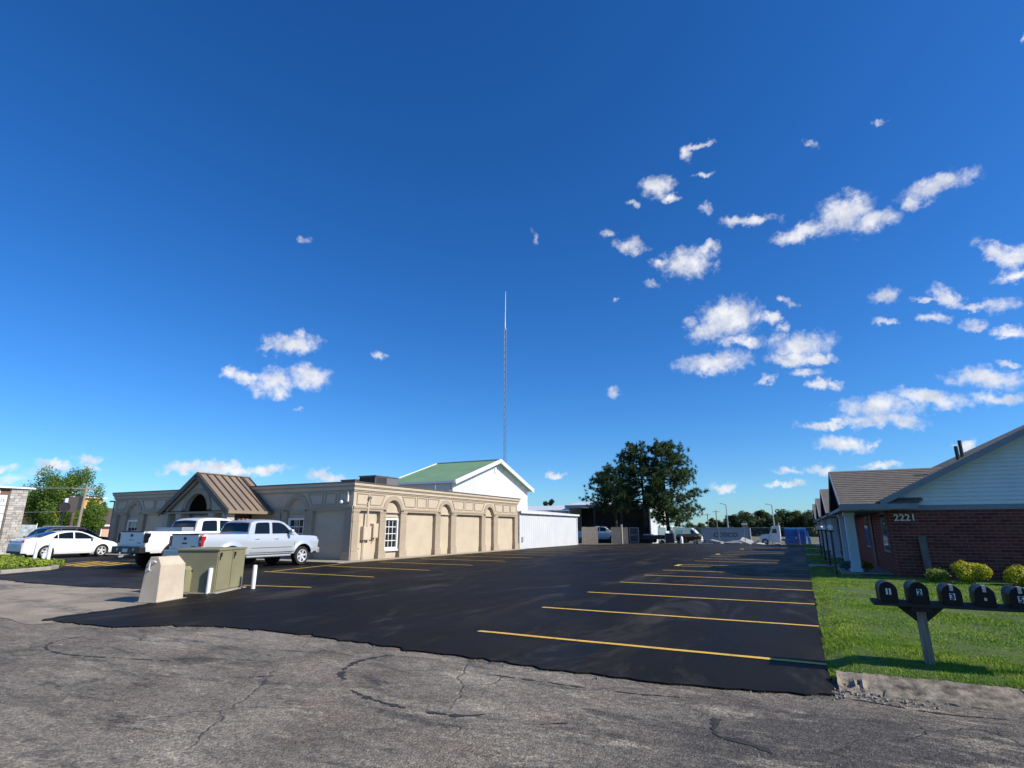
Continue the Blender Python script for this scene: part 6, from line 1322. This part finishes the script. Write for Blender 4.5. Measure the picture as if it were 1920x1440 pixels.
# scrap sheets by the fence
for k, (u, Y, w, h_, a_, c, lb) in enumerate(((1342, 69, 1.6, .5, 12, (.30, .30, .29), 'pale scrap sheet lying at the fence foot under the container'), (1362, 70, 3.4, .12, 2, (.22, .23, .23), 'long grey pipe bundle lying along the fence'), (1380, 71, 2.6, .08, -8, (.26, .26, .25), 'bent grey metal sheet on the scrap heap'), (1398, 69.5, 1.5, .3, 20, (.42, .42, .40), 'white panel tipped on the scrap heap'),
        (1412, 70, 1.8, .15, -28, (.16, .17, .15), 'dark sheet leaning down from the scrap heap'), (1390, 72, 2.8, .35, 6, (.10, .11, .10), 'dark beam on the scrap heap behind fence'), (1424, 68.6, .8, .12, 5, (.66, .64, .60), 'small white board on the ground by the truck wheel'), (1456, 68.5, .7, .16, 0, (.55, .5, .42), 'small tan block on the ground below the fuel tank'))):
    x = wx(u, Y); z0 = zg(Y); lift = .08 + .06 * (k % 4) if k < 6 else .06; o = MB().obox((x, Y, z0 + lift + h_ / 3), w * .8, .9, max(h_ * .5, .05), (R(25 if k in (2, 3) else 4), R(a_), R(10 * (k % 3 - 1)))).obox((x + .2, Y + .3, z0 + lift * .5), w * .7, .5, lift, (0, 0, .2)).build('scrap_panel', mat('scrap_%d' % k, c, .7, var=.25, vscale=3, bump=.4), bevel=.02); tag(o, lb, 'scrap', 'scrap heap behind the fence')
# posts, poles, sign box in the distance
for k, (u, v, Y, lb) in enumerate(((1361, 946, 150, 'pale metal light pole behind the container'), (1447, 947, 150, 'metal light pole rising behind the semi truck'))):
    x = wx(u, Y); r_ = ray(u, v); zt = CAM_H + r_.z * Y / r_.y; x = r_.x / r_.y * Y; p = thing('light_pole', lb, 'light pole', (x, Y, zg(Y)), group='light poles beyond the yard'); MB().tube([(x + .05, Y, zg(Y)), (x, Y, zt)], [.16, .11], 8).build('pole', M_STEEL, p); MB().bar((x, Y, zt - .1), (x - .9, Y, zt + .25), .12).build('arm', M_STEEL, p); MB().obox((x - 1.1, Y, zt + .25), .7, .35, .16).build('lamp_head', M_WMETAL, p, bevel=.03)
for k, (u, v, Y, lb) in enumerate(((1342, 957, 185, 'slim wooden power pole with crossarm in the distance'), (1326, 963, 200, 'distant thin wooden power pole near the pine branch tips'))):
    r_ = ray(u, v); x = r_.x / r_.y * Y; zt = CAM_H + r_.z * Y / r_.y; p = thing('power_pole', lb, 'power pole', (x, Y, zg(Y)), group='distant power poles'); MB().tube([(x, Y, zg(Y)), (x, Y, zt)], [.17, .12], 8).build('pole', M_POST, p); MB().bar((x - 1, Y, zt - .4), (x + 1, Y, zt - .4), .12).build('crossarm', M_POST, p)
Y = 140; x = wx(1398, Y); p = thing('sign_box', 'small orange and white sign box on posts beyond the container', 'sign', (x, Y, zg(Y))); MB().box(x - .6, x + .6, Y, Y + .2, 1.2, 2.4).build('panel', mat('orange_panel', (.40, .16, .07), .6), p); MB().box(x - .7, x + .5, Y - .02, Y + .22, 2.4, 2.8).build('header', M_WHITE, p)
for q in (-.4, .4): MB().bar((x + q, Y + .1, zg(Y)), (x + q, Y + .1, 1.2), .12).build('post', M_POST, p)
# distant tree belt: single trees, four kinds of mesh
protos = []
for k in range(5):
    r = thing('distant_tree', 'tree', 'tree', (0, 400 + k, -1)); broadleaf(r, 8.0, [7.0, 8.5, 6.0, 9.5, 7.5][k], 40 + k, [M_LEAFD, leafmat('belt_leaf', (.022, .042, .010), (.07, .10, .028), .7, .2), M_LEAFD, MATS['belt_leaf'], leafmat('belt_leaf_light', (.045, .07, .012), (.12, .16, .035), .7, .2)][k], 3600, .30, .04, 30); protos.append(r)
belt = [(1330, 978, 0), (1338, 972, 2), (1352, 975, 1), (1372, 969, 3), (1386, 958, 1), (1378, 966, 2), (1404, 963, 3), (1425, 958, 0), (1440, 964, 1), (1455, 966, 2), (1472, 958, 3), (1486, 961, 0), (1503, 957, 1), (1520, 960, 3), (1533, 962, 4), (1546, 965, 0), (1560, 960, 1), (1580, 958, 3), (1600, 960, 2), (1312, 980, 1), (1290, 982, 3), (1270, 980, 0), (1490, 968, 4), (1415, 970, 1), (1362, 978, 0), (1462, 972, 3), (1530, 972, 4)]
TREE_NOTE = ['low dark distant tree at the pine branch tips, beside the thin power pole', 'narrow dark distant tree between the two wooden power poles', 'small rounded distant tree beside the slim wooden power pole', 'broad distant tree directly behind the metal light pole over the container',
 'tall rounded distant tree above the last container letters', 'narrow dark distant tree right next to the light pole over the container', 'broad distant tree above the sign box beyond the container', 'tall dark rounded distant tree left of the semi truck cab', 'rounded distant tree directly behind the semi truck light pole', 'narrow dark distant tree behind the semi truck cab roof', 'broad tall distant tree between semi truck and blue pallets',
 'dark rounded distant tree above the inner blue pallet', 'tallest rounded distant tree above the outer blue pallet', 'broad distant tree right of the blue pallets', 'light green bushy distant tree next to the house eaves', 'dark distant tree half hidden by the porch roof ends', 'distant rounded tree hidden behind the brick house porches', 'distant broad tree hidden behind the brick house roof', 'distant narrow tree hidden behind the brick house wall',
 'distant tree showing right of the greener pine trunk above the camper', 'broad distant tree behind the camper roof', 'dark distant tree behind the greener pine trunk', 'low light green distant bush behind the blue pallets', 'low rounded distant tree behind the grass gap by the semi truck hood', 'low dark distant bush behind the container middle', 'low broad distant bush behind the semi truck chassis', 'low light green distant bush beside the dark house posts']
for i, (u, v, k) in enumerate(belt):
    Y = 205 + (i * 37 % 40); r_ = ray(u, v); x = r_.x / r_.y * Y; zt = CAM_H + r_.z * Y / r_.y; o = protos[k] if not protos[k].get('used') else copy_tree(protos[k]); protos[k]['used'] = 1
    hgt = zt + .95; o.location = (x, Y, -.97); o.rotation_euler = (0, 0, i * 1.7); f = hgt / 7.9; o.scale = (f * (.95 + .1 * (i % 3)), f * (.95 + .1 * (i % 3)), f)
    hit = TREE_NOTE[i]; tag(o, hit, 'tree', 'distant tree belt')
for o in protos:
    if 'used' in o: del o['used']
for o in bpy.data.objects:
    if 'used' in o: del o['used']
